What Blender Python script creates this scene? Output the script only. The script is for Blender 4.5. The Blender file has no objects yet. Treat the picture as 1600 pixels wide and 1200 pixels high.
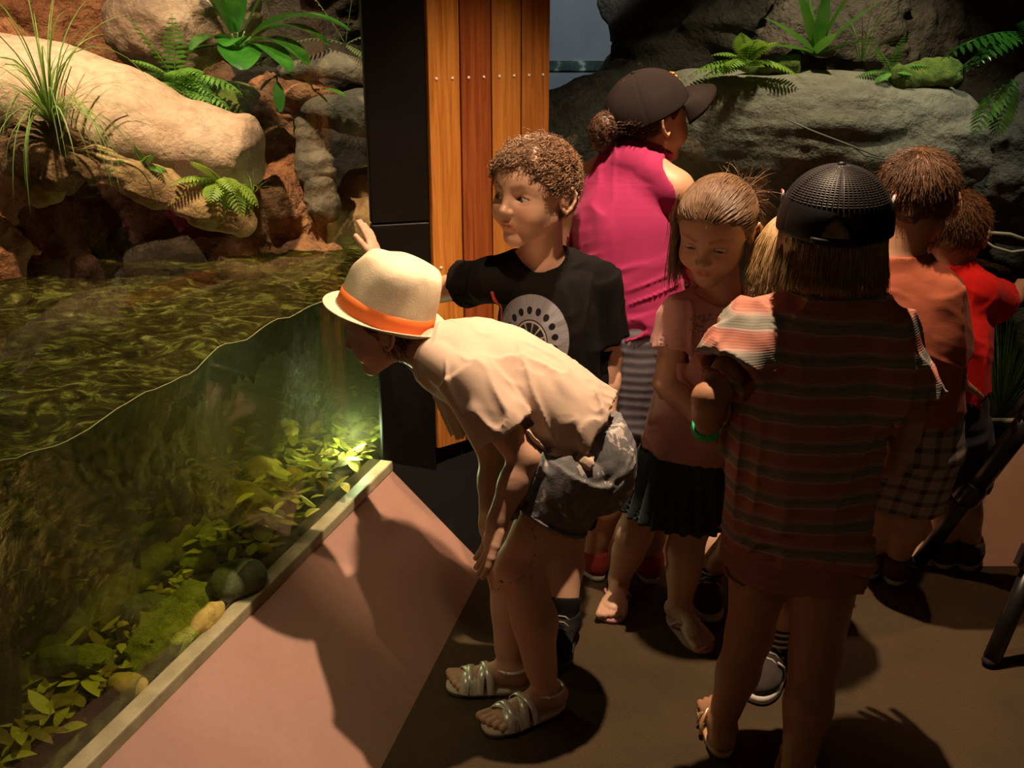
import bpy, math, random
import numpy as np
from mathutils import Vector, Matrix

# ---------------------------------------------------------------- scene, camera, world, lights
scn = bpy.context.scene
COL = scn.collection
rnd = random.Random(7)
TH = math.radians(20.0); CT, ST = math.cos(TH), math.sin(TH)
FPX = 1555.0; CAMZ = 1.55
cd = bpy.data.cameras.new('camera'); cam = bpy.data.objects.new('camera', cd); COL.objects.link(cam)
cd.sensor_width = 36.0; cd.lens = 36.0 * FPX / 1600.0; cd.clip_start = 0.02
cam.location = (0, 0, CAMZ); cam.rotation_euler = (math.radians(90) - TH, 0, 0)
scn.camera = cam
scn.view_settings.view_transform = 'Standard'; scn.view_settings.look = 'None'
scn.view_settings.gamma = 1.0; scn.view_settings.use_curve_mapping = False
scn.view_settings.exposure = 0.0
try:
    scn.cycles.use_denoising = True
    scn.cycles.max_bounces = 8; scn.cycles.transparent_max_bounces = 24
    scn.cycles.volume_bounces = 0
    scn.cycles.sample_clamp_indirect = 3.0
except Exception: pass
w = bpy.data.worlds.new('world'); scn.world = w; w.use_nodes = True
w.node_tree.nodes['Background'].inputs[0].default_value = (0.30, 0.26, 0.22, 1)
w.node_tree.nodes['Background'].inputs[1].default_value = 0.0

def spot(name, loc, target, power, color, size_deg=60, blend=0.6, radius=0.03):
    l = bpy.data.lights.new(name, 'SPOT'); l.energy = power; l.color = color
    l.spot_size = math.radians(size_deg); l.spot_blend = blend; l.shadow_soft_size = radius
    o = bpy.data.objects.new(name, l); COL.objects.link(o); o.location = loc
    o.rotation_euler = (Vector(target) - Vector(loc)).to_track_quat('-Z', 'Y').to_euler()
    return o
def point(name, loc, power, color, radius=0.03):
    l = bpy.data.lights.new(name, 'POINT'); l.energy = power; l.color = color; l.shadow_soft_size = radius
    o = bpy.data.objects.new(name, l); COL.objects.link(o); o.location = loc
    return o
def area(name, loc, target, power, color, size=0.5):
    l = bpy.data.lights.new(name, 'AREA'); l.energy = power; l.color = color; l.size = size
    o = bpy.data.objects.new(name, l); COL.objects.link(o); o.location = loc
    o.rotation_euler = (Vector(target) - Vector(loc)).to_track_quat('-Z', 'Y').to_euler()
    return o
# ceiling downlight over the visitors
spot('light_ceiling_spot', (0.46, 2.26, 2.62), (0.14, 2.22, 0.0), 290, (1.0, 0.69, 0.44), 76, 0.75, 0.022)
# narrow second downlight towards the column
spot('light_ceiling_spot_column', (0.34, 1.52, 2.60), (-0.04, 2.30, 1.05), 125, (1.0, 0.66, 0.40), 30, 0.8, 0.022)
# faint second downlight over the right window
spot('light_ceiling_spot_right', (1.25, 2.35, 2.62), (1.50, 2.75, 0.3), 60, (1.0, 0.60, 0.36), 60, 0.8, 0.03)
# lamps inside the left exhibit, above frame
spot('light_exhibit_rock', (-0.95, 2.25, 2.55), (-1.12, 3.05, 1.2), 190, (1.0, 0.74, 0.46), 72, 0.8, 0.03)
spot('light_exhibit_plants', (-0.55, 2.95, 2.5), (-0.75, 3.6, 1.3), 70, (1.0, 0.88, 0.62), 66, 0.8, 0.03)
spot('light_exhibit_water', (-0.75, 1.75, 2.3), (-0.9, 2.0, 0.5), 80, (1.0, 0.86, 0.46), 56, 0.9, 0.04)
point('light_underwater', (-0.475, 2.78, 0.38), 5.5, (0.86, 1.0, 0.82), 0.03)
# lamps inside the right exhibit, above frame
spot('light_exhibit_ledge', (1.05, 3.35, 2.55), (1.05, 3.9, 1.3), 75, (1.0, 0.93, 0.68), 76, 0.8, 0.04)
spot('light_backdrop_fill', (0.3, 4.3, 2.6), (0.25, 6.2, 2.0), 60, (0.85, 0.92, 1.0), 70, 0.8, 0.05)  # unseen lamp turned onto the backdrop to make it visible
spot('light_exhibit_fern', (1.75, 3.15, 2.4), (1.75, 3.55, 1.2), 32, (0.90, 1.0, 0.84), 56, 0.8, 0.04)
# unseen fill light added behind the camera to lift the dark sides
area('light_fill_behind', (0.9, -0.6, 2.5), (0.5, 2.2, 0.6), 2.0, (1.0, 0.62, 0.36), 1.6)

# ---------------------------------------------------------------- helpers
def P(px, py, Y):
    xx = (px - 800) / FPX; yy = (py - 600) / FPX
    f = CT - yy * ST; d = ST + yy * CT; t = Y / f
    return np.array([xx * t, Y, CAMZ - d * t])
def PZ(px, py, z):
    xx = (px - 800) / FPX; yy = (py - 600) / FPX
    f = CT - yy * ST; d = ST + yy * CT; t = (CAMZ - z) / d
    return np.array([xx * t, f * t, z])
V = lambda *a: np.array(a, dtype=float)
def nrm(v):
    v = np.asarray(v, float); n = np.linalg.norm(v)
    return v / (n if n > 1e-9 else 1.0)

_rs = np.random.RandomState(3)
_LAT = _rs.rand(32, 32, 32).astype(np.float32) * 2 - 1
def vnoise(x, y, z):
    xi = np.floor(x).astype(np.int32); yi = np.floor(y).astype(np.int32); zi = np.floor(z).astype(np.int32)
    fx = x - xi; fy = y - yi; fz = z - zi
    fx = fx*fx*(3-2*fx); fy = fy*fy*(3-2*fy); fz = fz*fz*(3-2*fz)
    x0 = xi & 31; x1 = (xi+1) & 31; y0 = yi & 31; y1 = (yi+1) & 31; z0 = zi & 31; z1 = (zi+1) & 31
    L = _LAT
    a = L[x0,y0,z0]*(1-fx)+L[x1,y0,z0]*fx; b = L[x0,y1,z0]*(1-fx)+L[x1,y1,z0]*fx
    c = L[x0,y0,z1]*(1-fx)+L[x1,y0,z1]*fx; d = L[x0,y1,z1]*(1-fx)+L[x1,y1,z1]*fx
    return (a*(1-fy)+b*fy)*(1-fz)+(c*(1-fy)+d*fy)*fz
def fbm(p, s, octv=4, off=0.0, gain=0.5):
    """p: tuple of arrays"""
    r = 0; a = 1.0; f = 1.0 / s
    for i in range(octv):
        r = r + a * vnoise(p[0]*f+off+i*7.3, p[1]*f+off*1.7+i*3.1, p[2]*f+off*.6+i*5.7)
        a *= gain; f *= 2.03
    return r

# objects -------------------------------------------------------
def mesh_obj(name, verts, faces, mat=None, parent=None, smooth=True, loc=None):
    verts = np.asarray(verts, dtype=np.float32)
    off = np.zeros(3, np.float32)
    if parent is not None: off = np.array(parent['_o'], np.float32)
    elif loc is not None: off = np.array(loc, np.float32)
    vv = verts - off
    me = bpy.data.meshes.new(name)
    if isinstance(faces, np.ndarray) and faces.ndim == 2:
        n = faces.shape[1]
        me.vertices.add(len(vv)); me.vertices.foreach_set('co', vv.ravel())
        me.loops.add(faces.size); me.loops.foreach_set('vertex_index', faces.ravel().astype(np.int32))
        me.polygons.add(len(faces)); me.polygons.foreach_set('loop_start', np.arange(0, faces.size, n, dtype=np.int32))
        me.update(calc_edges=True)
    else:
        me.from_pydata([tuple(map(float, v)) for v in vv], [], [tuple(int(i) for i in f) for f in faces]); me.update()
    me.validate()
    if smooth: me.polygons.foreach_set('use_smooth', [True]*len(me.polygons))
    o = bpy.data.objects.new(name, me); COL.objects.link(o)
    if mat is not None:
        if isinstance(mat, (list, tuple)):
            for m in mat: me.materials.append(m)
        else: me.materials.append(mat)
    if parent is not None:
        o.parent = parent
        o['_o'] = [float(x) for x in off]
    else:
        o.location = [float(x) for x in off]; o['_o'] = [float(x) for x in off]
    return o
def thing(name, label, cat, base, group=None, kind=None):
    o = bpy.data.objects.new(name, None); COL.objects.link(o); o.empty_display_size = 0.05
    o.location = [float(x) for x in base]; o['_o'] = [float(x) for x in base]
    tag(o, label, cat, group, kind); return o
def tag(o, label=None, cat=None, group=None, kind=None):
    if label: o['label'] = label
    if cat: o['category'] = cat
    if group: o['group'] = group
    if kind: o['kind'] = kind
    return o

class MB:
    """mesh collector"""
    def __init__(s): s.v = []; s.f = []; s.n = 0; s.mi = []
    def add(s, v, f, m=0):
        v = np.asarray(v, float); s.v.append(v)
        for q in f: s.f.append(tuple(int(i)+s.n for i in q)); s.mi.append(m)
        s.n += len(v); return s
    def box(s, c, h, ax=None, m=0):
        ax = np.eye(3) if ax is None else np.array(ax, float)
        vs = [np.array(c)+ax[0]*h[0]*i+ax[1]*h[1]*j+ax[2]*h[2]*k for i in (-1,1) for j in (-1,1) for k in (-1,1)]
        return s.add(vs, [(0,1,3,2),(4,6,7,5),(0,4,5,1),(2,3,7,6),(0,2,6,4),(1,5,7,3)], m)
    def poly_prism(s, pts, z0, z1, m=0):
        n = len(pts)
        vs = [(p[0],p[1],z0) for p in pts]+[(p[0],p[1],z1) for p in pts]
        fs = [tuple(range(n))[::-1], tuple(range(n,2*n))]+[(i,(i+1)%n,n+(i+1)%n,n+i) for i in range(n)]
        return s.add(vs, fs, m)
    def tube(s, pts, r, seg=8, cap=True, m=0):
        pts = [np.asarray(p, float) for p in pts]; n = len(pts)
        rr = r if hasattr(r, '__len__') else [r]*n
        t0 = nrm(pts[1]-pts[0]); a = nrm(np.cross(t0, (0,0,1) if abs(t0[2]) < .9 else (1,0,0)))
        vs = []
        for i in range(n):
            t = nrm(pts[min(i+1,n-1)]-pts[max(i-1,0)])
            a = nrm(a-t*np.dot(a,t)); b = np.cross(t,a)
            for k in range(seg):
                an = 2*math.pi*k/seg; vs.append(pts[i]+rr[i]*(math.cos(an)*a+math.sin(an)*b))
        fs = []
        for i in range(n-1):
            for k in range(seg):
                k2 = (k+1)%seg; fs.append((i*seg+k,i*seg+k2,(i+1)*seg+k2,(i+1)*seg+k))
        if cap: fs.append(tuple(range(seg))[::-1]); fs.append(tuple((n-1)*seg+k for k in range(seg)))
        return s.add(vs, fs, m)
    def sphere(s, c, r, seg=12, rings=8, m=0, ax=None):
        r = np.array(r if hasattr(r,'__len__') else [r]*3, float); ax = np.eye(3) if ax is None else np.array(ax)
        vs = [np.array(c)+ax[2]*r[2]]
        for i in range(1, rings):
            th = math.pi*i/rings
            for k in range(seg):
                ph = 2*math.pi*k/seg
                vs.append(np.array(c)+ax[0]*r[0]*math.sin(th)*math.cos(ph)+ax[1]*r[1]*math.sin(th)*math.sin(ph)+ax[2]*r[2]*math.cos(th))
        vs.append(np.array(c)-ax[2]*r[2]); fs = []
        for k in range(seg): fs.append((0,1+k,1+(k+1)%seg))
        for i in range(rings-2):
            for k in range(seg): fs.append((1+i*seg+k,1+(i+1)*seg+k,1+(i+1)*seg+(k+1)%seg,1+i*seg+(k+1)%seg))
        L = len(vs)-1
        for k in range(seg): fs.append((L,1+(rings-2)*seg+(k+1)%seg,1+(rings-2)*seg+k))
        return s.add(vs, fs, m)
    def build(s, name, mat, parent=None, smooth=True, loc=None):
        v = np.concatenate(s.v); o = mesh_obj(name, v, s.f, mat, parent, smooth, loc)
        if isinstance(mat, (list,tuple)): o.data.polygons.foreach_set('material_index', s.mi)
        return o
def bevel(o, w=0.004, n=2):
    m = o.modifiers.new('bevel','BEVEL'); m.width = w; m.segments = n; m.limit_method = 'ANGLE'; return o

# node expression helper ----------------------------------------
class X:
    def __init__(s, nt, sock): s.nt = nt; s.k = sock
    def _m(s, op, *a, clamp=False):
        n = s.nt.nodes.new('ShaderNodeMath'); n.operation = op; n.use_clamp = clamp
        for i, q in enumerate((s,)+a):
            if isinstance(q, X): s.nt.links.new(q.k, n.inputs[i])
            else: n.inputs[i].default_value = float(q)
        return X(s.nt, n.outputs[0])
    def __add__(s,o): return s._m('ADD',o)
    def __radd__(s,o): return s._m('ADD',o)
    def __sub__(s,o): return s._m('SUBTRACT',o)
    def __rsub__(s,o): return (s*-1.0)+o
    def __mul__(s,o): return s._m('MULTIPLY',o)
    def __rmul__(s,o): return s._m('MULTIPLY',o)
    def __truediv__(s,o): return s._m('DIVIDE',o)
    def lt(s,o): return s._m('LESS_THAN',o)
    def gt(s,o): return s._m('GREATER_THAN',o)
    def sin(s): return s._m('SINE')
    def abs(s): return s._m('ABSOLUTE')
    def sqrt(s): return s._m('SQRT')
    def frac(s): return s._m('FRACT')
    def floor(s): return s._m('FLOOR')
    def atan2(s,o): return s._m('ARCTAN2',o)
    def clamp(s): return s._m('ADD',0.0,clamp=True)
    def maxi(s,o): return s._m('MAXIMUM',o)
    def mini(s,o): return s._m('MINIMUM',o)
    def pow(s,o): return s._m('POWER',o)

class M:
    """material under construction"""
    def __init__(s, name):
        s.m = bpy.data.materials.new(name); s.m.use_nodes = True; s.nt = s.m.node_tree
        s.b = s.nt.nodes['Principled BSDF']; s.out = s.nt.nodes['Material Output']
        s.tc = s.nt.nodes.new('ShaderNodeTexCoord')
    def n(s, t): return s.nt.nodes.new(t)
    def l(s, a, b): s.nt.links.new(a.k if isinstance(a, X) else a, b)
    def xyz(s):
        n = s.n('ShaderNodeSeparateXYZ'); s.l(s.tc.outputs['Object'], n.inputs[0])
        return [X(s.nt, n.outputs[i]) for i in range(3)]
    def noise(s, scale, detail=4, rough=0.55, stretch=None, dist=0.0):
        n = s.n('ShaderNodeTexNoise'); n.inputs['Scale'].default_value = scale; n.inputs['Detail'].default_value = detail
        n.inputs['Roughness'].default_value = rough; n.inputs['Distortion'].default_value = dist
        if stretch:
            mp = s.n('ShaderNodeMapping'); mp.inputs['Scale'].default_value = stretch
            s.l(s.tc.outputs['Object'], mp.inputs[0]); s.l(mp.outputs[0], n.inputs['Vector'])
        else: s.l(s.tc.outputs['Object'], n.inputs['Vector'])
        return X(s.nt, n.outputs[0])
    def ramp(s, fac, stops):
        n = s.n('ShaderNodeValToRGB'); s.l(fac, n.inputs[0]); r = n.color_ramp
        while len(r.elements) < len(stops): r.elements.new(0.5)
        for e, (p, c) in zip(r.elements, stops): e.position = p; e.color = tuple(c)+(1,) if len(c) == 3 else c
        return n.outputs[0]
    def mix(s, fac, a, b):
        n = s.n('ShaderNodeMix'); n.data_type = 'RGBA'
        if isinstance(fac, X): s.l(fac, n.inputs[0])
        else: n.inputs[0].default_value = fac
        for q, i in ((a,6),(b,7)):
            if isinstance(q, (tuple,list)): n.inputs[i].default_value = tuple(q)+(1,) if len(q) == 3 else q
            else: s.l(q, n.inputs[i])
        return n.outputs[2]
    def color(s, c):
        if isinstance(c, (tuple,list)): s.b.inputs['Base Color'].default_value = tuple(c)+(1,)
        else: s.l(c, s.b.inputs['Base Color'])
        return s
    def rough(s, r):
        if isinstance(r, X): s.l(r, s.b.inputs['Roughness'])
        else: s.b.inputs['Roughness'].default_value = r
        return s
    def bump(s, h, strength=0.5, dist=0.01):
        n = s.n('ShaderNodeBump'); n.inputs['Strength'].default_value = strength; n.inputs['Distance'].default_value = dist
        s.l(h, n.inputs['Height']); s.l(n.outputs[0], s.b.inputs['Normal']); return s
    def set(s, **k):
        for a, v in k.items(): s.b.inputs[a.replace('_',' ')].default_value = v
        return s
def simple(name, c1, c2=None, scale=12, rough=0.6, bs=40, bstr=0.3, bd=0.004, metal=0.0, spec=0.5, det=5, stretch=None, lo=.35, hi=.65, sss=0):
    m = M(name)
    if c2 is None: m.color(c1)
    else: m.color(m.ramp(m.noise(scale, det, stretch=stretch), [(lo,c1),(hi,c2)]))
    m.rough(rough); m.set(Metallic=metal); m.b.inputs['Specular IOR Level'].default_value = spec
    if bstr: m.bump(m.noise(bs, 6, .6, stretch=stretch), bstr, bd)
    if sss:
        m.b.inputs['Subsurface Weight'].default_value = sss; m.b.inputs['Subsurface Radius'].default_value = (.6,.25,.12)
        m.b.inputs['Subsurface Scale'].default_value = 0.012
    return m.m

# implicit surfaces ---------------------------------------------
class Field:
    def __init__(s, lo, hi, h):
        s.lo = np.array(lo, float); s.h = h
        s.n = np.maximum(2, np.ceil((np.array(hi)-s.lo)/h).astype(int)+1)
        s.F = np.full(tuple(s.n), 1.0, np.float32)
        s.ax = [(s.lo[i]+h*np.arange(s.n[i])).astype(np.float32) for i in range(3)]
    def win(s, lo, hi):
        i0 = np.clip(np.floor((np.array(lo)-s.lo)/s.h).astype(int), 0, s.n-1)
        i1 = np.clip(np.ceil((np.array(hi)-s.lo)/s.h).astype(int)+1, 1, s.n)
        if np.any(i1 <= i0): return None
        sl = tuple(slice(a,b) for a,b in zip(i0,i1))
        g = (s.ax[0][sl[0]][:,None,None], s.ax[1][sl[1]][None,:,None], s.ax[2][sl[2]][None,None,:])
        return sl, g
    def op(s, prim, mode='u', k=0.0):
        fn, lo, hi = prim; mg = k+3*s.h
        r = s.win(np.array(lo)-mg, np.array(hi)+mg)
        if r is None: return s
        sl, g = r; d = fn(g); a = s.F[sl]
        if mode == 'u':
            if k > 0:
                hh = np.maximum(k-np.abs(a-d), 0)/k; s.F[sl] = np.minimum(a,d)-hh*hh*k*.25
            else: s.F[sl] = np.minimum(a,d)
        elif mode == 's':
            d = -d
            if k > 0:
                hh = np.maximum(k-np.abs(a-d), 0)/k; s.F[sl] = np.maximum(a,d)+hh*hh*k*.25
            else: s.F[sl] = np.maximum(a,d)
        elif mode == 'i': s.F[sl] = np.maximum(a,d)
        return s
    def everywhere(s, fn):
        g = (s.ax[0][:,None,None], s.ax[1][None,:,None], s.ax[2][None,None,:]); s.F = fn(s.F, g).astype(np.float32)
    def disp(s, fn, band=0.05):
        """displace only near the surface"""
        idx = np.nonzero(np.abs(s.F) < band)
        if len(idx[0]) == 0: return
        p = (s.ax[0][idx[0]], s.ax[1][idx[1]], s.ax[2][idx[2]])
        s.F[idx] += fn(p).astype(np.float32)
    def mesh(s):
        F = s.F.copy()
        F[0]=np.maximum(F[0],1e-3);F[-1]=np.maximum(F[-1],1e-3);F[:,0]=np.maximum(F[:,0],1e-3);F[:,-1]=np.maximum(F[:,-1],1e-3);F[:,:,0]=np.maximum(F[:,:,0],1e-3);F[:,:,-1]=np.maximum(F[:,:,-1],1e-3)
        S = F < 0; nx,ny,nz = F.shape
        c = [S[i:nx-1+i, j:ny-1+j, k:nz-1+k] for i in (0,1) for j in (0,1) for k in (0,1)]
        cnt = np.zeros((nx-1,ny-1,nz-1), np.int8)
        for q in c: cnt += q
        act = (cnt > 0) & (cnt < 8)
        idx = np.nonzero(act); N = len(idx[0])
        vid = np.full(act.shape, -1, np.int32); vid[idx] = np.arange(N)
        corner = {}
        for i in (0,1):
            for j in (0,1):
                for k in (0,1): corner[(i,j,k)] = F[idx[0]+i, idx[1]+j, idx[2]+k]
        acc = np.zeros((N,3), np.float64); num = np.zeros(N)
        for a in range(3):
            for u in (0,1):
                for v in (0,1):
                    p = [0,0,0]; o = [q for q in range(3) if q != a]; p[o[0]] = u; p[o[1]] = v
                    q = list(p); q[a] = 1
                    f0 = corner[tuple(p)]; f1 = corner[tuple(q)]
                    m = (f0 < 0) != (f1 < 0)
                    t = np.where(m, f0/(np.where(m, f0-f1, 1.0)), 0)
                    for b in range(3):
                        acc[:,b] += np.where(m, (t if b == a else p[b]), 0)
                    num += m
        acc /= num[:,None]
        vs = s.lo + s.h*(acc+np.stack(idx,1))
        quads = []
        for a in range(3):
            sl0 = [slice(1,-1)]*3; sl1 = [slice(1,-1)]*3; sl0[a] = slice(0,-1); sl1[a] = slice(1,None)
            A = S[tuple(sl0)]; B = S[tuple(sl1)]
            e = np.nonzero(A != B)
            I = [e[0].copy(), e[1].copy(), e[2].copy()]
            for b in range(3):
                if b != a: I[b] = I[b]+1
            o = [(a+1)%3, (a+2)%3]
            def cell(d0, d1):
                J = [I[0],I[1],I[2]]; J[o[0]] = I[o[0]]-d0; J[o[1]] = I[o[1]]-d1
                return vid[J[0],J[1],J[2]]
            q = np.stack([cell(1,1),cell(0,1),cell(0,0),cell(1,0)],1)
            ins = A[e]
            q[~ins] = q[~ins][:, ::-1]
            quads.append(q)
        q = np.concatenate(quads); q = q[(q >= 0).all(1)]
        return vs.astype(np.float32), q
def dotg(g, c, v): return (g[0]-np.float32(c[0]))*np.float32(v[0])+(g[1]-np.float32(c[1]))*np.float32(v[1])+(g[2]-np.float32(c[2]))*np.float32(v[2])
def rcone(a, b, r1, r2):
    a = np.array(a,float); b = np.array(b,float); ab = b-a; L2 = max(np.dot(ab,ab),1e-9); R = max(r1,r2)
    def fn(g):
        t = np.clip(dotg(g, a, ab)/L2, 0, 1)
        d = np.sqrt((g[0]-a[0]-t*ab[0])**2+(g[1]-a[1]-t*ab[1])**2+(g[2]-a[2]-t*ab[2])**2)
        return d-(r1+t*(r2-r1))
    return fn, np.minimum(a,b)-R, np.maximum(a,b)+R
def ell(c, r, ax=None):
    c = np.array(c,float); r = np.array(r,float); ax = np.eye(3) if ax is None else np.array(ax,float)
    ext = np.sqrt(((ax*r[:,None])**2).sum(0))
    def fn(g):
        u = dotg(g,c,ax[0]); v = dotg(g,c,ax[1]); w_ = dotg(g,c,ax[2])
        k0 = np.sqrt((u/r[0])**2+(v/r[1])**2+(w_/r[2])**2)
        k1 = np.sqrt((u/r[0]**2)**2+(v/r[1]**2)**2+(w_/r[2]**2)**2)+1e-6
        return np.where(k0 < 0.05, -r.min(), k0*(k0-1)/k1)
    return fn, c-ext, c+ext
def torus(c, axis, R, r, sq=1.0, sdir=None):
    axis = nrm(axis); c = np.array(c,float); e = np.sqrt(np.maximum(0,1-axis**2))*R+r
    if sdir is None: sdir = nrm(np.cross(axis,(0,1,.1)))
    sdir = nrm(sdir-axis*np.dot(sdir,axis)); o = np.cross(axis,sdir)
    def fn(g):
        h = dotg(g,c,axis); u = dotg(g,c,sdir); v = dotg(g,c,o)/sq
        rho = np.sqrt(u*u+v*v)
        return np.sqrt((rho-R)**2+h*h)-r
    return fn, c-e*max(1,sq), c+e*max(1,sq)
def resample(vals, n):
    vals = np.array(vals, float); m = len(vals); 
    if vals.ndim == 1: vals = vals[:,None]
    t = np.linspace(0, m-1, n); out = []
    for q in t:
        i = min(int(q), m-2); f = q-i
        p1 = vals[i]; p2 = vals[i+1]; p0 = vals[i-1] if i > 0 else 2*p1-p2; p3 = vals[i+2] if i+2 < m else 2*p2-p1
        out.append(.5*((2*p1)+(-p0+p2)*f+(2*p0-5*p1+4*p2-p3)*f*f+(-p0+3*p1-3*p2+p3)*f**3))
    return np.array(out)
def loft(pts, a, b, side, seg=4, round_end=False, ripple=None, shrink=0.0, rend=(None,None)):
    """elliptic sections (a along side, b across) along a spine"""
    m = len(pts); n = (m-1)*seg+1
    C = resample(pts, n); A = resample(a if hasattr(a,'__len__') else [a]*m, n)[:,0]-shrink; B = resample(b if hasattr(b,'__len__') else [b]*m, n)[:,0]-shrink
    side = np.array(side, float)
    if side.ndim == 1: side = np.tile(side,(m,1))
    Sd = resample(side, n)
    R = max(A.max(),B.max())*1.15; lo = C.min(0)-R; hi = C.max(0)+R
    def fn(g):
        shp = np.broadcast_shapes(g[0].shape,g[1].shape,g[2].shape)
        best = np.full(shp, 1e9, np.float32); out = np.full(shp, 1.0, np.float32)
        for i in range(n-1):
            p, q = C[i], C[i+1]; ab = q-p; L2 = np.dot(ab,ab)+1e-12; L = math.sqrt(L2); tv = ab/L
            traw = dotg(g,p,ab)/L2; t = np.clip(traw,0,1)
            sv = nrm((Sd[i]+Sd[i+1])*.5); sv = nrm(sv-tv*np.dot(sv,tv)); fv = np.cross(tv,sv)
            u = dotg(g,p,sv); v = dotg(g,p,fv); w_ = (traw-t)*L
            dist = u*u+v*v+w_*w_
            aa = A[i]+t*(A[i+1]-A[i]); bb = B[i]+t*(B[i+1]-B[i])
            if ripple is not None:
                rr = ripple((i+t)/(n-1), np.arctan2(v,u)); aa = aa+rr; bb = bb+rr
            k0 = np.sqrt((u/aa)**2+(v/bb)**2); k1 = np.sqrt((u/aa**2)**2+(v/bb**2)**2)+1e-6
            d = np.where(k0 < .05, -np.minimum(aa,bb), k0*(k0-1)/k1)
            wa = np.abs(w_)
            end = (i == 0) | (i == n-2)
            if end:
                if round_end: d = np.where(wa > 0, np.sqrt(np.maximum(d,0)**2+wa**2), d)
                else:
                    axial = np.maximum(-traw*L, (traw-1)*L) if n == 2 else (-traw*L if i == 0 else (traw-1)*L)
                    d = np.maximum(d, axial)
            upd = dist < best; best = np.where(upd, dist, best); out = np.where(upd, d, out)
        return out
    return fn, lo, hi
def halfspace(c, nv, lo, hi):
    c = np.array(c,float); nv = nrm(nv)
    return (lambda g: dotg(g,c,nv)), np.array(lo), np.array(hi)
# ---------------------------------------------------------------- materials of the place
def rock_mat(name, c1, c2, c3, sc=4.0, bs=18, bstr=.8, bd=.02, rough=.85):
    m = M(name); n1 = m.noise(sc, 8, .62, dist=.4); n2 = m.noise(sc*7, 6, .6)
    base = m.ramp(n1, [(.32,c1),(.5,c2),(.68,c3)])
    m.color(m.mix((n2-.45)*1.9, base, tuple(q*.5 for q in c1)))
    m.rough(rough); m.bump(m.noise(bs,8,.65)*.7+m.noise(bs*4,4)*.3, bstr, bd); return m.m
M_clay = rock_mat('red_clay', (.20,.07,.03), (.42,.17,.07), (.55,.27,.12), 5, 14, 1, .04)
M_pale = rock_mat('pale_stone', (.52,.34,.22), (.66,.46,.32), (.74,.55,.41), 4.5, 22, .7, .014, .7)
M_log = rock_mat('dry_log', (.22,.13,.05), (.40,.26,.11), (.52,.36,.17), 6, 30, .8, .012)
M_grey = rock_mat('grey_stone', (.085,.07,.05), (.17,.14,.095), (.24,.20,.14), 4, 16, .8, .02)
M_darkrock = rock_mat('dark_rock', (.05,.042,.03), (.11,.09,.065), (.16,.13,.09), 2.5, 7, 1, .05)
M_ledge = rock_mat('ledge_rock', (.13,.11,.075), (.26,.22,.155), (.34,.29,.20), 2.2, 6, .9, .04)
M_greenrock = rock_mat('algae_stone', (.05,.07,.03), (.12,.15,.06), (.22,.22,.08), 8, 30, .6, .008)
M_yellowrock = rock_mat('ochre_stone', (.35,.25,.05), (.55,.42,.10), (.6,.5,.2), 8, 30, .6, .008)
M_moss = rock_mat('moss', (.09,.15,.02), (.20,.28,.03), (.33,.38,.05), 25, 90, 1, .02)
M_mossb = rock_mat('bright_moss', (.22,.30,.02), (.45,.55,.05), (.62,.66,.10), 30, 90, 1, .02)
M_soil = rock_mat('soil', (.03,.018,.01), (.07,.04,.02), (.12,.07,.035), 20, 60, 1, .02)
def leaf_mat(name, c1, c2, rough=.35, trans=.25):
    m = M(name); m.color(m.ramp(m.noise(14,3), [(.3,c1),(.7,c2)])); m.rough(rough)
    t = m.n('ShaderNodeBsdfTranslucent'); t.inputs[0].default_value = (c2[0]*1.2,c2[1]*1.2,c2[2],1)
    mx = m.n('ShaderNodeMixShader'); mx.inputs[0].default_value = trans
    m.l(m.b.outputs[0], mx.inputs[1]); m.l(t.outputs[0], mx.inputs[2]); m.l(mx.outputs[0], m.out.inputs[0]); return m.m
M_leafd = leaf_mat('deep_green_leaf', (.012,.075,.008), (.05,.18,.02), .16, .12)
M_fern = leaf_mat('fern_green', (.06,.20,.02), (.17,.38,.05), .5)
M_fernlime = leaf_mat('lime_green_leaf', (.15,.30,.02), (.35,.50,.06), .5)
M_grass = leaf_mat('grass_green', (.09,.20,.03), (.26,.36,.09), .5)
M_litter = leaf_mat('sunken_leaf', (.34,.36,.03), (.72,.74,.12), .5, .15)
M_litterbrown = leaf_mat('brown_sunken_leaf', (.13,.10,.015), (.36,.30,.06), .6, .1)
M_black = simple('black_panel', (.004,.004,.0035), (.007,.006,.0055), 6, .5, 60, .1, .002, spec=.2)
M_blackbase = simple('black_base', (.004,.0035,.0035), rough=.8, bstr=.1, spec=.15)
# carpet-like brown floor
m = M('floor_brown'); n1 = m.noise(3.5,6,.6); n2 = m.noise(260,3,.7)
m.color(m.mix((n2-.35)*1.8, m.ramp(n1,[(.3,(.066,.044,.023)),(.7,(.100,.068,.036))]), (.030,.020,.010))); m.rough(.85); m.bump(n2, .5, .003); m.b.inputs['Specular IOR Level'].default_value = .2; M_floor = m.m
m = M('plinth_pink'); n1 = m.noise(2.2,8,.65,dist=.5); n2 = m.noise(60,4,.6)
m.color(m.mix((n2-.5)*.8, m.ramp(n1,[(.3,(.36,.195,.150)),(.55,(.42,.240,.190)),(.75,(.46,.270,.215))]), (.29,.155,.12))); m.rough(.62); m.bump(n2*.6+n1*.4, .25, .006); M_plinth = m.m
m = M('plinth_tan'); n1 = m.noise(2.2,8,.65,dist=.5)
m.color(m.ramp(n1,[(.3,(.42,.24,.15)),(.75,(.55,.34,.22))])); m.rough(.62); m.bump(m.noise(60,4), .25, .005); M_plinth2 = m.m
M_sill = simple('sill_strip', (.30,.27,.15), (.46,.42,.26), 14, .5, 50, .3, .003)
M_ceil = simple('ceiling_dark', (.05,.04,.03), rough=.9, bstr=0)
M_wallb = simple('wall_dark', (.09,.06,.04), rough=.9, bstr=0)
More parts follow.
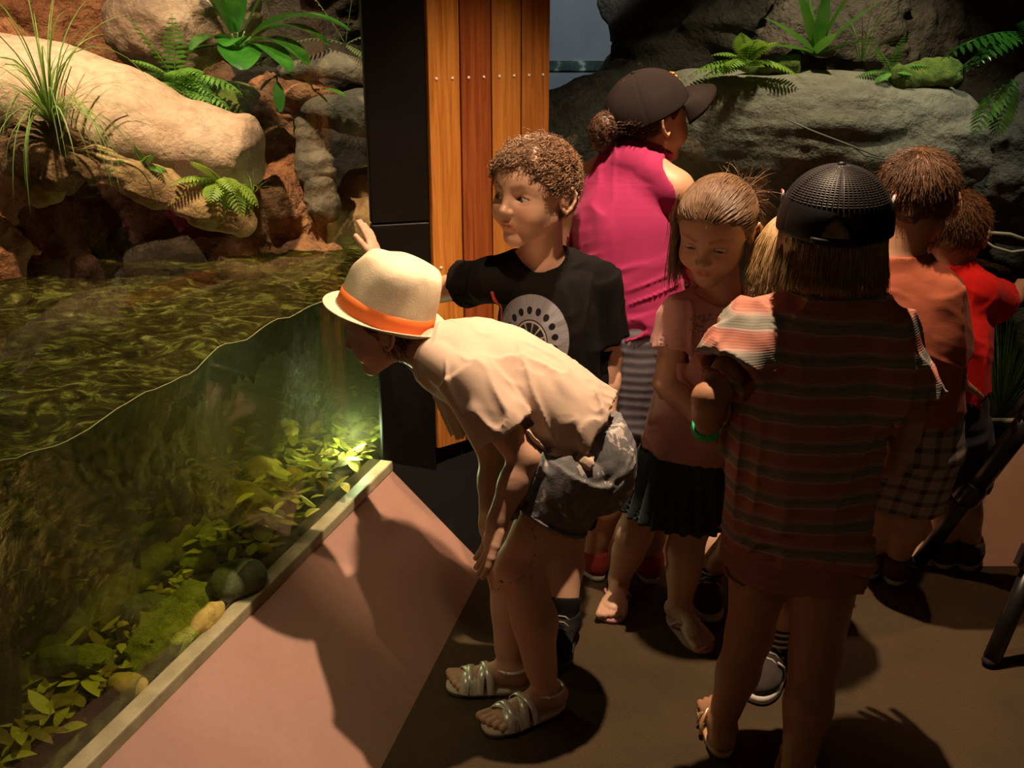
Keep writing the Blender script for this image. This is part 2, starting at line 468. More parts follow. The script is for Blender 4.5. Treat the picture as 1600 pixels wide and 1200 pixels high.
M_screw = simple('screw_glint', (.85,.72,.55), rough=.35, bstr=0)  # pale non-metal heads; lamp glints are painted into the base colour
def wood_mat(name, c1, c2, seed):
    m = M(name); x,y,z = m.xyz(); cb = m.n('ShaderNodeCombineXYZ')
    m.l((x+y)*14.0+seed, cb.inputs[0]); m.l(y*6.0, cb.inputs[1]); m.l(z*0.9, cb.inputs[2])
    nn = m.n('ShaderNodeTexNoise'); nn.inputs['Scale'].default_value = 3.2; nn.inputs['Detail'].default_value = 9; nn.inputs['Roughness'].default_value = .62; nn.inputs['Distortion'].default_value = .9
    m.l(cb.outputs[0], nn.inputs['Vector']); g = X(m.nt, nn.outputs[0])
    m.color(m.ramp(g, [(.28,tuple(q*.55 for q in c1)),(.46,c1),(.62,c2),(.75,c1)])); m.rough(.32); m.bump(g, .15, .003)
    m.set(Coat_Weight=.25, Coat_Roughness=.25); return m.m
M_wood1 = wood_mat('orange_timber', (.46,.165,.028), (.60,.25,.05), 1.0)
M_wood2 = wood_mat('red_timber', (.25,.062,.016), (.34,.095,.024), 5.0)
M_wood3 = wood_mat('tan_timber', (.44,.165,.030), (.56,.235,.05), 9.0)
M_wood4 = wood_mat('brown_timber', (.36,.125,.024), (.50,.19,.04), 13.0)
# glass: clear pane with the mirror image that its angle gives
def glass_mat(name, tint, f=1.0, ior=1.5):
    m = M(name); g = m.n('ShaderNodeBsdfGlossy'); g.inputs['Roughness'].default_value = 0.0; g.inputs[0].default_value = (1,1,1,1)
    t = m.n('ShaderNodeBsdfTransparent'); t.inputs[0].default_value = tuple(tint)+(1,)
    fr = m.n('ShaderNodeFresnel'); fr.inputs[0].default_value = ior
    mx = m.n('ShaderNodeMixShader'); gb = m.n('ShaderNodeNewGeometry'); m.l(X(m.nt, fr.outputs[0])*f*(1.0-X(m.nt, gb.outputs['Backfacing'])), mx.inputs[0]); m.l(t.outputs[0], mx.inputs[1]); m.l(g.outputs[0], mx.inputs[2])
    m.l(mx.outputs[0], m.out.inputs[0]); return m
M_glass = glass_mat('window_glass', (.96,.97,.95)).m

# ---------------------------------------------------------------- shell
GL = lambda Y, off=0.0: V(-1.223+.303*Y-.957*off, Y+.29*off)      # foot of the left window, off = into the exhibit
G_ = V(.2900,.9570,0); N_ = V(-.9570,.2900,0)
def struct(o): o['kind'] = 'structure'; return o
b = MB(); b.box((0.6,0.8,-.05),(3.2,2.4,.05)); struct(b.build('floor', M_floor, smooth=False, loc=(0.6,.8,0)))
b = MB(); b.box((.6,2.2,2.93),(3.6,5.2,.05)); struct(b.build('ceiling', M_ceil, smooth=False, loc=(.6,1,2.9)))
b = MB(); b.box((.6,-1.65,1.45),(3.2,.05,1.45)); struct(b.build('wall_rear', M_wallb, smooth=False, loc=(.6,-1.65,0)))
b = MB(); b.box((3.65,2.6,1.45),(.05,4.3,1.45)); struct(b.build('wall_right', M_wallb, smooth=False, loc=(3.65,.7,0)))
b = MB(); b.box((-2.55,-.75,1.45),(.05,.95,1.45)); struct(b.build('wall_left', M_wallb, smooth=False, loc=(-2.55,-.75,0)))
A0 = GL(-.2); A1 = GL(2.75); Bc = V(.105,3.05); F1 = V(-.082,2.645); F0 = V(-.285-.239*1.997,-.2)
def wedge(name, top0, top1, bot1, bot0, mat, z=.3):
    n = 40; k = 10; vs = []; fs = []
    for i in range(n+1):
        t = i/n; T = V(*(np.array(top0)*(1-t)+np.array(top1)*t), z); B_ = V(*(np.array(bot0)*(1-t)+np.array(bot1)*t), 0)
        vs += [T*(1-j/k)+B_*(j/k) for j in range(k+1)]+[V(T[0],T[1],-.02)]
    w_ = k+2
    for i in range(n):
        for j in range(k+2):
            j2 = (j+1)%w_; fs.append((i*w_+j,(i+1)*w_+j,(i+1)*w_+j2,i*w_+j2))
    fs += [tuple(range(w_)), tuple(n*w_+j for j in range(w_))[::-1]]
    b = MB(); b.add(vs, fs); o = b.build(name, mat, smooth=False, loc=(*bot0,0))
    import bmesh
    bm = bmesh.new(); bm.from_mesh(o.data); bmesh.ops.recalc_face_normals(bm, faces=bm.faces); bm.to_mesh(o.data); bm.free()
    return o
struct(wedge('trim_1', A0, A1, F1, F0, M_plinth))
struct(wedge('trim_2', Bc, V(3.6,3.05), V(3.6,2.645), F1, M_plinth2, .265))
b = MB(); b.add([(*A1,.3),(*Bc,.3),(*F1,.0),(*A1,-.02),(*Bc,-.02)],[(0,2,1),(0,3,2),(1,2,4),(0,1,4,3),(3,4,2)]); struct(b.build('trim_3', M_blackbase, smooth=False, loc=(*A1,0)))  # black corner base; the shadow beside the column is painted into it
# sill strip under the left window
b = MB(); c0 = (A0+A1)/2; L = np.linalg.norm(A1-A0)/2
b.box((*(c0+V(.957,-.29)*.012),.290),(L,.020,.016),[G_,N_,(0,0,1)])
sill = b.build('window_1', M_sill, smooth=False, loc=(*A0,.3)); bevel(sill,.004); struct(sill)
b = MB(); b.box((*(c0+V(-.957,.29)*.012),1.55),(L,.006,1.25),[G_,N_,(0,0,1)]); b.build('pane', M_glass, sill, smooth=False)
b = MB(); b.box((1.85,3.04,.285),(1.745,.022,.022)); sill2 = b.build('window_2', M_blackbase, smooth=False, loc=(1.85,3.04,.28)); struct(sill2)
b = MB(); b.box((1.85,3.055,.309),(1.745,.012,.004)); b.build('seal', M_sill, sill2, smooth=False)
b = MB(); b.box((1.85,3.066,1.6),(1.745,.006,1.29)); b.build('pane', M_glass, sill2, smooth=False)

# timber column with black side
C1 = V(-.232,2.795); wd = nrm(Bc-C1); wn = V(wd[1],-wd[0]); Lw = np.linalg.norm(Bc-C1)
col = thing('timber_column', 'tall column clad in four orange and red upright boards between the two windows', 'column', (*C1,.3), kind='structure')
for i, mt in enumerate((M_wood1,M_wood2,M_wood3,M_wood4)):
    ww = Lw/4; c = C1+wd*(ww*(i+.5)); z0 = .325; z1 = 2.86
    b = MB(); b.box((*c,(z0+z1)/2),(ww/2-.0022,.011,(z1-z0)/2),[(*wd,0),(*wn,0),(0,0,1)])
    pl = b.build('board', mt, col, smooth=False); bevel(pl,.003,2)
    b = MB()
    for sx in (-.026,.026):
        for zz in (1.405,.885,2.1,2.6):
            cc = c+wd*sx+wn*.0115; b.sphere((*cc,zz),(.0048,.0048,.0022),10,6,ax=[(*wd,0),(0,0,1),(*wn,0)])
    b.build('screw', M_screw, pl); 
b = MB(); cc = (C1+Bc)/2-wn*.03; b.box((*cc,1.45),(Lw/2,.018,1.43),[(*wd,0),(*wn,0),(0,0,1)]); b.build('core', M_blackbase, col, smooth=False)
bd_ = nrm(C1-A1); bn = V(bd_[1],-bd_[0]); Lb = np.linalg.norm(C1-A1)
for z0,z1 in ((.0,1.018),(1.022,2.88)):
    b = MB(); cc = (A1+C1)/2-bn*.02; b.box((*cc,(z0+z1)/2),(Lb/2,.02,(z1-z0)/2),[(*bd_,0),(*bn,0),(0,0,1)]); o = b.build('side_panel', M_black, col, smooth=False); bevel(o,.003,1)

# ---------------------------------------------------------------- left exhibit
def rock(name, label, cat, prims, mat, h=.014, amp=.03, s=.12, k=.05, seed=0., ridge=0., kind=None, group=None, parent=None, rs=.1, stretch=(1,1,1), base=None):
    lo = np.min([p[1] for p in prims],0)-.08; hi = np.max([p[2] for p in prims],0)+.08
    F = Field(lo,hi,h)
    for p in prims: F.op(p,'u',k)
    def dsp(p):
        q = (p[0]*stretch[0],p[1]*stretch[1],p[2]*stretch[2]); d = amp*fbm(q,s,5,seed)
        if ridge: d = d+ridge*(np.abs(fbm(q,rs,3,seed+9))*-1.4+.3)
        return d
    F.disp(dsp,.12); v,q = F.mesh()
    o = mesh_obj(name, v, q, mat, parent, True, base if base is not None else ((lo+hi)/2)*V(1,1,0)+V(0,0,lo[2]+.08))
    if parent is None: tag(o,label,cat,group,kind)
    return o
# rear rock wall of the exhibit, red clay to grey
rock('wall_exhibit_left', None, None, [rcone(P(-200,-60,3.75),P(180,10,3.9),.42,.40), rcone(P(-250,250,3.7),P(60,300,3.7),.5,.36), rcone(P(200,180,4.1),P(330,260,4.1),.45,.40),ell(P(100,440,3.75),(.9,.3,.35))], M_clay, .02, .07, .22, .1, 3., ridge=.05, rs=.16, kind='structure')
rock('wall_exhibit_corner', None, None, [rcone(P(430,180,4.3),P(500,280,4.3),.48,.42), rcone(P(400,60,4.3),P(600,-40,4.3),.42,.36),rcone(P(420,330,4.05),P(620,320,4.05),.28,.26)], rock_mat('dark_soil',(.03,.02,.012),(.075,.05,.028),(.12,.085,.05),5,14,1,.04), .02, .07, .2, .1, 5., ridge=.05, rs=.16, kind='structure')  # corner part of the rear wall in a darker soil colour
rock('boulder', 'big grey brown boulder high behind the fern in the left exhibit', 'rock', [ell(P(262,42,3.35),(.20,.2,.15)), ell(P(335,0,3.4),(.18,.18,.15))], M_grey if False else rock_mat('taupe_stone',(.16,.10,.07),(.27,.18,.12),(.36,.25,.17),5,16,.9,.02), .012, .02,.1, ridge=.012)
rock('clay_bank', 'red clay bank left of the smooth pale boulder', 'bank', [ell(P(-70,250,3.05),(.22,.18,.30)), ell(P(-40,120,3.25),(.25,.2,.15)), ell(P(-60,420,2.75),(.17,.15,.2))], M_clay, .012,.03,.1, ridge=.03, seed=4.)
rock('clay_bank', 'red clay slope right of the smooth pale boulder', 'bank', [rcone(P(428,205,3.42),P(455,345,3.2),.07,.11), ell(P(415,330,3.12),(.10,.10,.10)), ell(P(430,150,3.5),(.2,.12,.06)), ell(P(400,400,3.1),(.3,.12,.07))], M_clay, .010,.02,.07, ridge=.02, seed=8.)
bo = rock('boulder', 'smooth pale beige boulder sloping down across the left exhibit', 'rock', [loft([P(-150,118,3.02),P(40,152,3.0),P(180,185,2.97),P(290,222,2.95),P(392,236,2.94)],[.15,.165,.152,.125,.098],[.20,.20,.18,.16,.13],(0,0,1),5), ell(P(386,226,2.93),(.050,.12,.085)), ell(P(392,262,2.92),(.035,.09,.05))], M_pale, .009,.009,.16,.03, ridge=.010, rs=.22, seed=2.)
rock('log', 'long dry tan log sloping to the water below the pale boulder', 'log', [rcone(P(150,250,2.70),P(240,290,2.68),.040,.050), rcone(P(240,290,2.68),P(320,325,2.66),.050,.045), rcone(P(320,325,2.66),P(376,350,2.66),.045,.038)], M_log, .007,.007,.05,.04, ridge=.006, rs=.05, stretch=(.5,1,1.3))
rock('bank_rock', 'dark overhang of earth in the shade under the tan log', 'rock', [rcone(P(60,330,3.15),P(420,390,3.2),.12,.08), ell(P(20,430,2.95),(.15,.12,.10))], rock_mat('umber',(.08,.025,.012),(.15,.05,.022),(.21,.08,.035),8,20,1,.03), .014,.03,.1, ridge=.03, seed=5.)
rock('stone_slab', 'upright grey stone with cracks beside the dark hollow', 'rock', [rcone(P(478,198,3.2),P(492,262,3.18),.04,.055), rcone(P(492,262,3.18),P(508,325,3.15),.055,.05)], M_grey, .007,.008,.08, .03, ridge=.008, rs=.06, stretch=(.6,.6,1.6))
rock('stone_slab', 'wet grey stone forming the roof of the dark hollow', 'rock', [rcone(P(500,178,3.4),P(572,176,3.4),.055,.06), rcone(P(572,176,3.4),P(640,200,3.4),.07,.09)], M_grey, .009,.012,.08, .04, ridge=.008, seed=3.)
rock('root', 'grey brown root above the wet stone by the black post', 'root', [rcone(P(452,112,3.5),P(520,104,3.5),.032,.04), rcone(P(520,104,3.5),P(610,120,3.5),.04,.045)], M_log if False else M_grey, .008,.012,.06,.03, ridge=.01, stretch=(.5,1,1), seed=6.)
rock('clay_slope', 'dry orange sand slope at the waterline under the hollow', 'bank', [rcone(P(540,345,3.35),P(660,345,3.25),.075,.13), rcone(P(560,300,3.55),P(660,300,3.5),.07,.14), ell(P(520,352,3.35),(.09,.08,.06))], rock_mat('dry_sand',(.30,.16,.06),(.42,.25,.10),(.5,.32,.15),5,16,.7,.015), .010,.016,.1, ridge=.012, seed=7.)
rock('moss_cushion', 'dark green moss bed between the fern and the pale boulder', 'moss', [rcone(P(290,135,3.25),P(372,172,3.2),.05,.035), ell(P(330,150,3.3),(.16,.1,.05))], M_moss, .009,.015,.04,.04, ridge=.01)
rock('earth_mound','dark earth mound under the long grass tuft','soil',[ell(P(62,238,2.72),(.12,.10,.075)),ell(P(120,262,2.70),(.08,.07,.05))],rock_mat('brown_earth',(.10,.05,.02),(.20,.11,.045),(.30,.18,.08),9,30,1,.02),.008,.02,.05,.03,ridge=.014)
rock('root', 'short dark stub of root hanging under the grass tuft', 'root', [rcone(P(40,230,2.75),P(65,300,2.72),.05,.03), rcone(P(62,285,2.72),P(80,300,2.68),.025,.02)], M_log, .008,.012,.05, ridge=.01, seed=2.)

# plants
def blade(mb, p0, d, L, w_, droop, n=7, up=None, fold=.25, prof=None, m=0, twist=0):
    d = nrm(d); p = np.array(p0,float); sd = nrm(np.cross(d,(0,0,1)) if abs(d[2]) < .98 else V(1,0,0)) if up is None else nrm(np.cross(d,up))
    vs = []; dl = L/n; dd = d.copy()
    for i in range(n+1):
        t = i/n; ww = w_*(prof(t) if prof else math.sin(math.pi*min(1,(t*.92+.08)))**.8)
        nn = np.cross(sd,dd)
        vs += [p-sd*ww*.5+nn*ww*fold*.5, p, p+sd*ww*.5+nn*ww*fold*.5]
        dd = nrm(dd+V(0,0,-droop/n)); p = p+dd*dl; sd = nrm(sd-dd*np.dot(sd,dd))
    fs = []
    for i in range(n):
        a = i*3; fs += [(a,a+1,a+4,a+3),(a+1,a+2,a+5,a+4)]
    mb.add(vs,fs,m); return p
def grass_tuft(name, label, c, n, L, w_, spread, droop, mat, seed):
    r = random.Random(seed); mb = MB(); base = np.array(c)
    for i in range(n):
        an = r.uniform(0,2*math.pi); sp = r.uniform(.05,1)*spread
        d = V(math.cos(an)*sp, math.sin(an)*sp*.8, 1)
        blade(mb, base+V(math.cos(an),math.sin(an),0)*.01*r.random(), d, L*r.uniform(.5,1), w_*r.uniform(.6,1), droop*r.uniform(.5,1.4), 9, prof=lambda t: (1-t)**.6)
    o = mb.build(name, mat, loc=base); tag(o,label,'grass',kind='thing'); return o
grass_tuft('grass_tuft','long thin bladed grass tuft growing over the tan log', P(80,190,2.64), 120, .44,.0065,1.0,3.3, M_grass, 5)
grass_tuft('grass_tuft','small pale grass sprig at the water end of the log', P(395,300,2.78), 14, .10,.004,.9,1.6, M_fernlime, 6)
grass_tuft('grass_tuft','sparse grass sprig on the clay slope by the grey stone', P(435,210,3.2), 16, .10,.004,1.2,1.6, M_grass, 9)
def frond(mb, p0, d, L, pw, droop, n=14, m=0, side=None, pin_w=.2, twist=None):
    d = nrm(d); p = np.array(p0,float); dl = L/n; pts = [p.copy()]; dd = d.copy()
    sd = nrm(np.cross(d,(0,0,1))) if side is None else nrm(side)
    for i in range(n):
        dd = nrm(dd+V(0,0,-droop/n)); p = p+dd*dl; pts.append(p.copy())
        sd = nrm(sd-dd*np.dot(sd,dd)); t = (i+1)/n
        ln = pw*math.sin(math.pi*min(1,t*.86+.12))**.9
        for s_ in (-1,1):
            blade(mb, p, sd*s_+dd*.45+V(0,0,-.1), ln, ln*pin_w+.002, .35, 3, up=nrm(np.cross(sd,dd)), fold=.1, m=m)
    mb.tube(pts, [.0022*(1-.6*i/n) for i in range(n+1)], 5, m=m)
def fern(name, label, c, fr, mat):
    """fr: (dx,dy,dz,len,pinna,droop)"""
    mb = MB()
    for f in fr: frond(mb, np.array(c), f[:3], f[3], f[4], f[5])
    o = mb.build(name, mat, loc=np.array(c)); tag(o,label,'fern'); return o
fern('fern','bushy green fern above the pale boulder in the left exhibit', P(275,128,3.12), [(-.6,-.5,.9,.15,.05,.9),(.5,-.6,.7,.2,.05,1.2),(1,-.5,.1,.22,.05,.9),(0,-.7,.0,.14,.05,.7),(-.5,-.7,.2,.13,.045,.8),(.8,-.6,.5,.17,.05,1.3),(-.8,-.3,.5,.16,.045,.6),(.2,-.5,.4,.20,.05,1.0),(.9,-.3,.5,.24,.055,1.2),(-.4,-.3,1,.22,.04,.4),(.6,-.6,.1,.2,.05,.8),(.1,-.2,1,.2,.04,.6),(-.9,-.4,.0,.13,.04,.5),(1,-.1,.2,.25,.05,.7)], M_fern)
fern('fern','lime green fern at the lower end of the tan log', P(345,285,2.68), [(-1,-.4,.1,.16,.035,.9),(-.6,-.4,.5,.14,.04,1.1),(.5,-.6,.2,.15,.035,1.8),(0,-.7,.3,.12,.04,1.4),(1,-.4,.5,.14,.035,1.9),(-.9,-.3,.3,.13,.035,.8),(-.3,-.4,.8,.11,.04,1.0),(.3,-.5,.5,.13,.035,1.6),(.8,-.3,.3,.13,.035,2.2),(.1,-.6,-.2,.11,.035,1.5),(-.6,-.3,.0,.12,.035,.8)], M_fernlime)
fern('fern','small dark fern sprig at the foot of the pale boulder', P(225,258,2.68), [(-1,-.3,.2,.10,.02,.6),(.6,-.5,.2,.09,.02,.8),(-.7,-.3,.4,.08,.02,.6),(.3,-.4,.5,.08,.02,.8),(.8,-.2,.2,.07,.02,.8),(-.2,-.2,1,.06,.02,.5)], M_fern)
def broad(name, label, c, leaves, mat, cat='plant'):
    t = thing(name, label, cat, c)
    for d,L,w_,dr in leaves:
        mb = MB(); d = nrm(d); e = np.array(c)+d*L*.18; mb.tube([np.array(c), e], .003, 6)
        blade(mb, e, d, L*.82, w_, dr, 12, fold=.22, prof=lambda t: max(.03,math.sin(math.pi*(t*.94+.03))**.65)); mb.build('leaf', mat, t)
    return t
broad('broadleaf_plant','glossy broad leaved plant at the top of the left exhibit', P(372,75,3.2), [((-.3,-.3,1),.26,.09,.8),((.1,-.2,1),.26,.07,.5),((.9,-.2,.6),.32,.105,1.3),((1,-.4,.40),.27,.11,1.3),((1,-.1,.75),.38,.11,1.2),((.25,-.8,.1),.20,.13,1.0),((.0,-.8,.5),.14,.09,1.2),((-.5,-.6,.5),.18,.09,1.4),((-.8,-.3,.1),.18,.07,.6),((.75,-.6,.2),.26,.09,1.1),((.5,.1,1),.3,.07,.6)], M_leafd)
broad('broadleaf_plant','small leafy sprig below the broad leaved plant', P(432,118,3.15), [((.1,-.3,-.8),.11,.035,.3),((-.4,-.3,-.3),.07,.03,.3),((.5,-.3,.1),.06,.03,.6)], M_leafd)
broad('broadleaf_plant','single yellow green leaf plant on the wet stone', P(490,140,3.25), [((.9,-.4,.05),.12,.045,.5),((-.3,-.3,.6),.05,.02,.5),((.9,-.3,-.7),.06,.02,.2)], M_fern)
fern('fern','thin stemmed leafy shrub in the corner beside the black post', P(540,70,3.5), [(-.5,-.1,1,.25,.03,.5),(.2,-.1,1,.3,.035,.4),(.8,-.2,.5,.2,.03,.8),(-.8,-.2,.4,.2,.03,.9),(.4,-.3,-.1,.15,.03,.5)], rock_mat('dull_green',(.05,.08,.02),(.1,.13,.03),(.15,.18,.05),10,30,.3,.004))

# water of the left exhibit: closed body with a rippled top
WZ = .882; nu, nv = 230, 96
us = np.linspace(.55,3.75,nu); vs_ = np.linspace(.022,1.3,nv)
U, W = np.meshgrid(us, vs_, indexing='ij')
wx = -1.223+G_[0]*U+N_[0]*W; wy = G_[1]*U+N_[1]*W
rip = .011*fbm((wx*1.0,wy*1.0,wx*0+.5),.16,3,1.2)+.008*np.sin(U*19+2*W+3.0*vnoise(wx*4,wy*4,wx*0))*np.exp(-W*4)+.0030*fbm((wx,wy,wx*0),.03,2,4.)
top = np.stack([wx,wy,WZ+rip],-1).reshape(-1,3)
bz = .245
bot = np.stack([wx,wy,np.full_like(wx,bz)],-1).reshape(-1,3)
vv = np.concatenate([top,bot]); NN = nu*nv
ii = np.arange(NN).reshape(nu,nv); f1 = np.stack([ii[:-1,:-1],ii[1:,:-1],ii[1:,1:],ii[:-1,1:]],-1).reshape(-1,4)[:, ::-1]
f2 = f1[:, ::-1]+NN
def side(a): return np.stack([a[:-1],a[1:],a[1:]+NN,a[:-1]+NN],-1)
ff = np.concatenate([f1,f2,side(ii[:,0])[:, ::-1],side(ii[:,-1]),side(ii[0,:]),side(ii[-1,:])[:, ::-1]])
m = glass_mat('exhibit_water', (.80,.83,.55), 1.0, 1.33)
bp = m.n('ShaderNodeBump'); bp.inputs['Strength'].default_value = .5; bp.inputs['Distance'].default_value = .012
m.l(m.noise(34,6,.65,stretch=(1,1,1),dist=1.6), bp.inputs['Height'])
for nd in m.nt.nodes:
    if nd.type in ('BSDF_GLOSSY','FRESNEL'): m.l(bp.outputs[0], nd.inputs['Normal'])
# surface murk; its palest tone paints the sparkle on the ripples
df = m.n('ShaderNodeBsdfDiffuse'); sf = m.noise(11,7,.66,stretch=(1,1.3,1),dist=2.2); m.l(m.ramp(sf,[(.38,(.030,.024,.008)),(.52,(.085,.075,.016)),(.62,(.30,.31,.06)),(.72,(.60,.52,.28))]), df.inputs[0])
m.l(bp.outputs[0], df.inputs['Normal'])
geo = m.n('ShaderNodeNewGeometry'); sp = m.n('ShaderNodeSeparateXYZ'); m.l(geo.outputs['Normal'], sp.inputs[0])
upf = X(m.nt, sp.outputs[2]).abs().gt(.6)
old = m.out.inputs[0].links[0].from_socket; mx = m.n('ShaderNodeMixShader'); m.l(upf*.34, mx.inputs[0]); m.l(old, mx.inputs[1]); m.l(df.outputs[0], mx.inputs[2]); m.l(mx.outputs[0], m.out.inputs[0])
va = m.n('ShaderNodeVolumeAbsorption'); va.inputs[0].default_value = (.62,.66,.20,1); va.inputs[1].default_value = 1.9
vsn = m.n('ShaderNodeVolumeScatter'); vsn.inputs[0].default_value = (.62,.62,.36,1); vsn.inputs[1].default_value = .34
ad = m.n('ShaderNodeAddShader'); m.l(va.outputs[0], ad.inputs[0]); m.l(vsn.outputs[0], ad.inputs[1]); m.l(ad.outputs[0], m.out.inputs['Volume'])
o = mesh_obj('water', vv, ff, m.m, None, True, (-1.2,2.2,bz)); struct(o)
mb = MB(); mb.tube([top.reshape(nu,nv,3)[i,0]+np.array([.957,-.29,0])*.001 for i in range(0,nu,2)], .0013, 5)
mb.build('waterline', simple('waterline_film',(.34,.33,.18),rough=.15,bstr=0), o)
# exhibit bed
b = MB(); cc = GL(1.4)+V(-.957,.29)*.75; 
bu = np.linspace(.3,3.9,90); bv = np.linspace(.02,2.0,50); U,W = np.meshgrid(bu,bv,indexing='ij'); bx = -1.223+G_[0]*U+N_[0]*W; by = G_[1]*U+N_[1]*W
bzz = .262+.02*fbm((bx,by,bx*0),.15,4)+np.clip(W-1.0,0,1)*.9
mesh_obj('floor_exhibit', np.stack([bx,by,bzz],-1).reshape(-1,3), np.stack([np.arange(90*50).reshape(90,50)[:-1,:-1],np.arange(90*50).reshape(90,50)[1:,:-1],np.arange(90*50).reshape(90,50)[1:,1:],np.arange(90*50).reshape(90,50)[:-1,1:]],-1).reshape(-1,4), M_soil, None, True, (-1.2,2.2,.26))['kind']='structure'
# sunken things, close behind the glass
def sunk(px,py,z): return PZ(px,py,z)
rock('stone','mossy bright green stone lying in the water near the glass','rock',[ell(sunk(262,985,.31),(.075,.09,.045)),ell(sunk(235,1020,.30),(.05,.06,.04)),ell(sunk(300,940,.31),(.05,.06,.04))],M_mossb,.006,.012,.03,.03,ridge=.008)
rock('stone','yellow stone with a dark crack beside the mossy stone','rock',[ell(sunk(322,968,.315),(.022,.065,.03),[nrm((1,-.4,0)),nrm((.4,1,0)),(0,0,1)])],M_yellowrock,.005,.004,.04,.02,seed=3.)
rock('stone','dark green rounded stone touching the glass','rock',[ell(sunk(372,905,.33),(.055,.075,.045),[nrm((1,-.6,0)),nrm((.6,1,0)),(0,0,1)])],M_greenrock,.006,.005,.05,.02,seed=5.)
rock('stone','small ochre stone near the lower end of the glass','rock',[ell(sunk(198,1072,.30),(.04,.03,.028))],M_yellowrock,.005,.006,.03,.02,seed=6.)
rock('stone','small pale yellow pebble beside the mossy stone','rock',[ell(sunk(193,980,.30),(.016,.014,.014))],M_yellowrock,.004,.002,.03,.01,seed=7.)
rock('stone','round orange pebble above the dark green stone','rock',[ell(sunk(414,858,.33),(.018,.018,.016))],M_yellowrock,.004,.002,.03,.01,seed=8.)
rock('branch','sunken branch running away from the mossy stone','branch',[rcone(sunk(40,1060,.29),sunk(180,930,.33),.03,.035),rcone(sunk(180,930,.33),sunk(330,800,.33),.035,.03)],rock_mat('weedy_branch',(.08,.09,.01),(.16,.16,.02),(.28,.27,.05),8,40,.8,.01),.007,.012,.05,.02,ridge=.01)
rock('branch','dark sunken branch with upright stub','branch',[rcone(sunk(20,1010,.32),sunk(200,880,.36),.02,.022),rcone(sunk(200,880,.36),sunk(330,790,.36),.022,.018),rcone(sunk(215,885,.36),sunk(212,840,.42),.014,.009)],M_soil,.006,.008,.04,.01,ridge=.006,seed=3.)
rock('branch','mossy sunken limb at the left edge of the water','branch',[rcone(sunk(10,790,.40),sunk(150,880,.34),.022,.018),rcone(sunk(150,880,.34),sunk(260,900,.32),.018,.012)],M_greenrock,.007,.008,.05,.01,ridge=.006,seed=4.)
rock('sunken_log','gnarled yellow brown log lump standing in the murky water','log',[ell(sunk(330,790,.34),(.09,.07,.08)),ell(sunk(300,770,.40),(.06,.05,.05)),ell(sunk(385,790,.34),(.07,.06,.07)),rcone(sunk(290,800,.34),sunk(350,750,.44),.025,.02)],rock_mat('ochre_log',(.14,.11,.01),(.26,.22,.03),(.42,.34,.07),7,30,1,.015),.008,.02,.05,.03,ridge=.02)
rock('sunken_log','thin upright dark stem standing in front at the left','branch',[rcone(PZ(8,1190,.25),PZ(6,760,.72),.014,.012),rcone(PZ(6,760,.72),PZ(40,725,.80),.012,.008),rcone(PZ(26,1190,.25),PZ(24,800,.66),.010,.006)],M_soil,.005,.004,.05,.01)
rs_ = random.Random(33); protos = []
for k in range(4):
    rr = .022+.008*k; F_ = Field((-.06,-.06,-.06),(.06,.06,.06),.005); F_.op(ell((0,0,0),(rr*1.3,rr,rr*.75)),'u',0); F_.disp(lambda p: .008*fbm(p,.03,3,k*3.),.03); v_,q_ = F_.mesh(); protos.append((v_,q_))
for k in range(26):
    u = rs_.uniform(1.15,3.2); vv_ = .11+abs(rs_.gauss(0,.22)); c = V(-1.223,0,0)+G_*u+N_*vv_+V(0,0,.30+.03*rs_.random())
    v_,q_ = protos[k%4]; a_ = rs_.uniform(0,6.28); s_ = rs_.uniform(.7,1.5); Rm = np.array([[math.cos(a_),-math.sin(a_),0],[math.sin(a_),math.cos(a_),0],[0,0,1]])
    if any(np.linalg.norm(c[:2]-w_[:2]) < .10 for w_ in (PZ(262,985,.31),PZ(322,968,.31),PZ(372,905,.31))): continue
    o = mesh_obj('stone', (v_*s_)@Rm.T+c, q_, (M_greenrock,M_yellowrock,M_greenrock,M_mossb)[k%4], None, True, c); tag(o,'small algae covered stone half buried in the leaf litter','rock','small algae covered stones among the sunken leaves')
# leaf litter: the bright large ones one by one, the rest uncounted
def litter_leaf(mb, c, L, an, tilt, r):
    d = V(math.cos(an),math.sin(an),tilt); blade(mb, c, d, L, L*r.uniform(.32,.5), r.uniform(-.6,1.0), 5, fold=r.uniform(-.3,.5))
r = random.Random(12); mb = MB(); mb2 = MB()
for i in range(1500):
    u = r.uniform(.95,3.5); v = .085+abs(r.gauss(0,.20))
    if v > .62: continue
    c = V(-1.223,0,0)+G_*u+N_*v+V(0,0,.275+.035*r.random()+.05*max(0,math.sin(u*5+v*9)))
    litter_leaf(mb if r.random() < .36 else mb2, c, r.uniform(.03,.075), r.uniform(0,6.28), r.uniform(-.1,.5), r)
tag(mb.build('leaf_litter', M_litter, loc=(-1.1,2.1,.27)),'green yellow leaves covering the bottom of the left exhibit pool','leaf litter',kind='stuff')
tag(mb2.build('leaf_litter', M_litterbrown, loc=(-1.1,2.1,.27)),'brown rotting leaves covering the bottom of the left exhibit pool','leaf litter',kind='stuff')
spots = [(432,800,.36),(455,806,.35),(470,815,.34),(492,800,.33),(505,812,.33),(520,795,.33),(532,778,.33),(545,770,.33),(425,775,.40),(560,758,.34),(350,870,.34),(300,905,.33),(385,928,.32),(345,860,.35),(262,890,.33),(200,1035,.30),(165,1070,.30),(120,1150,.29),(285,860,.34),(395,860,.33),(330,895,.33)]
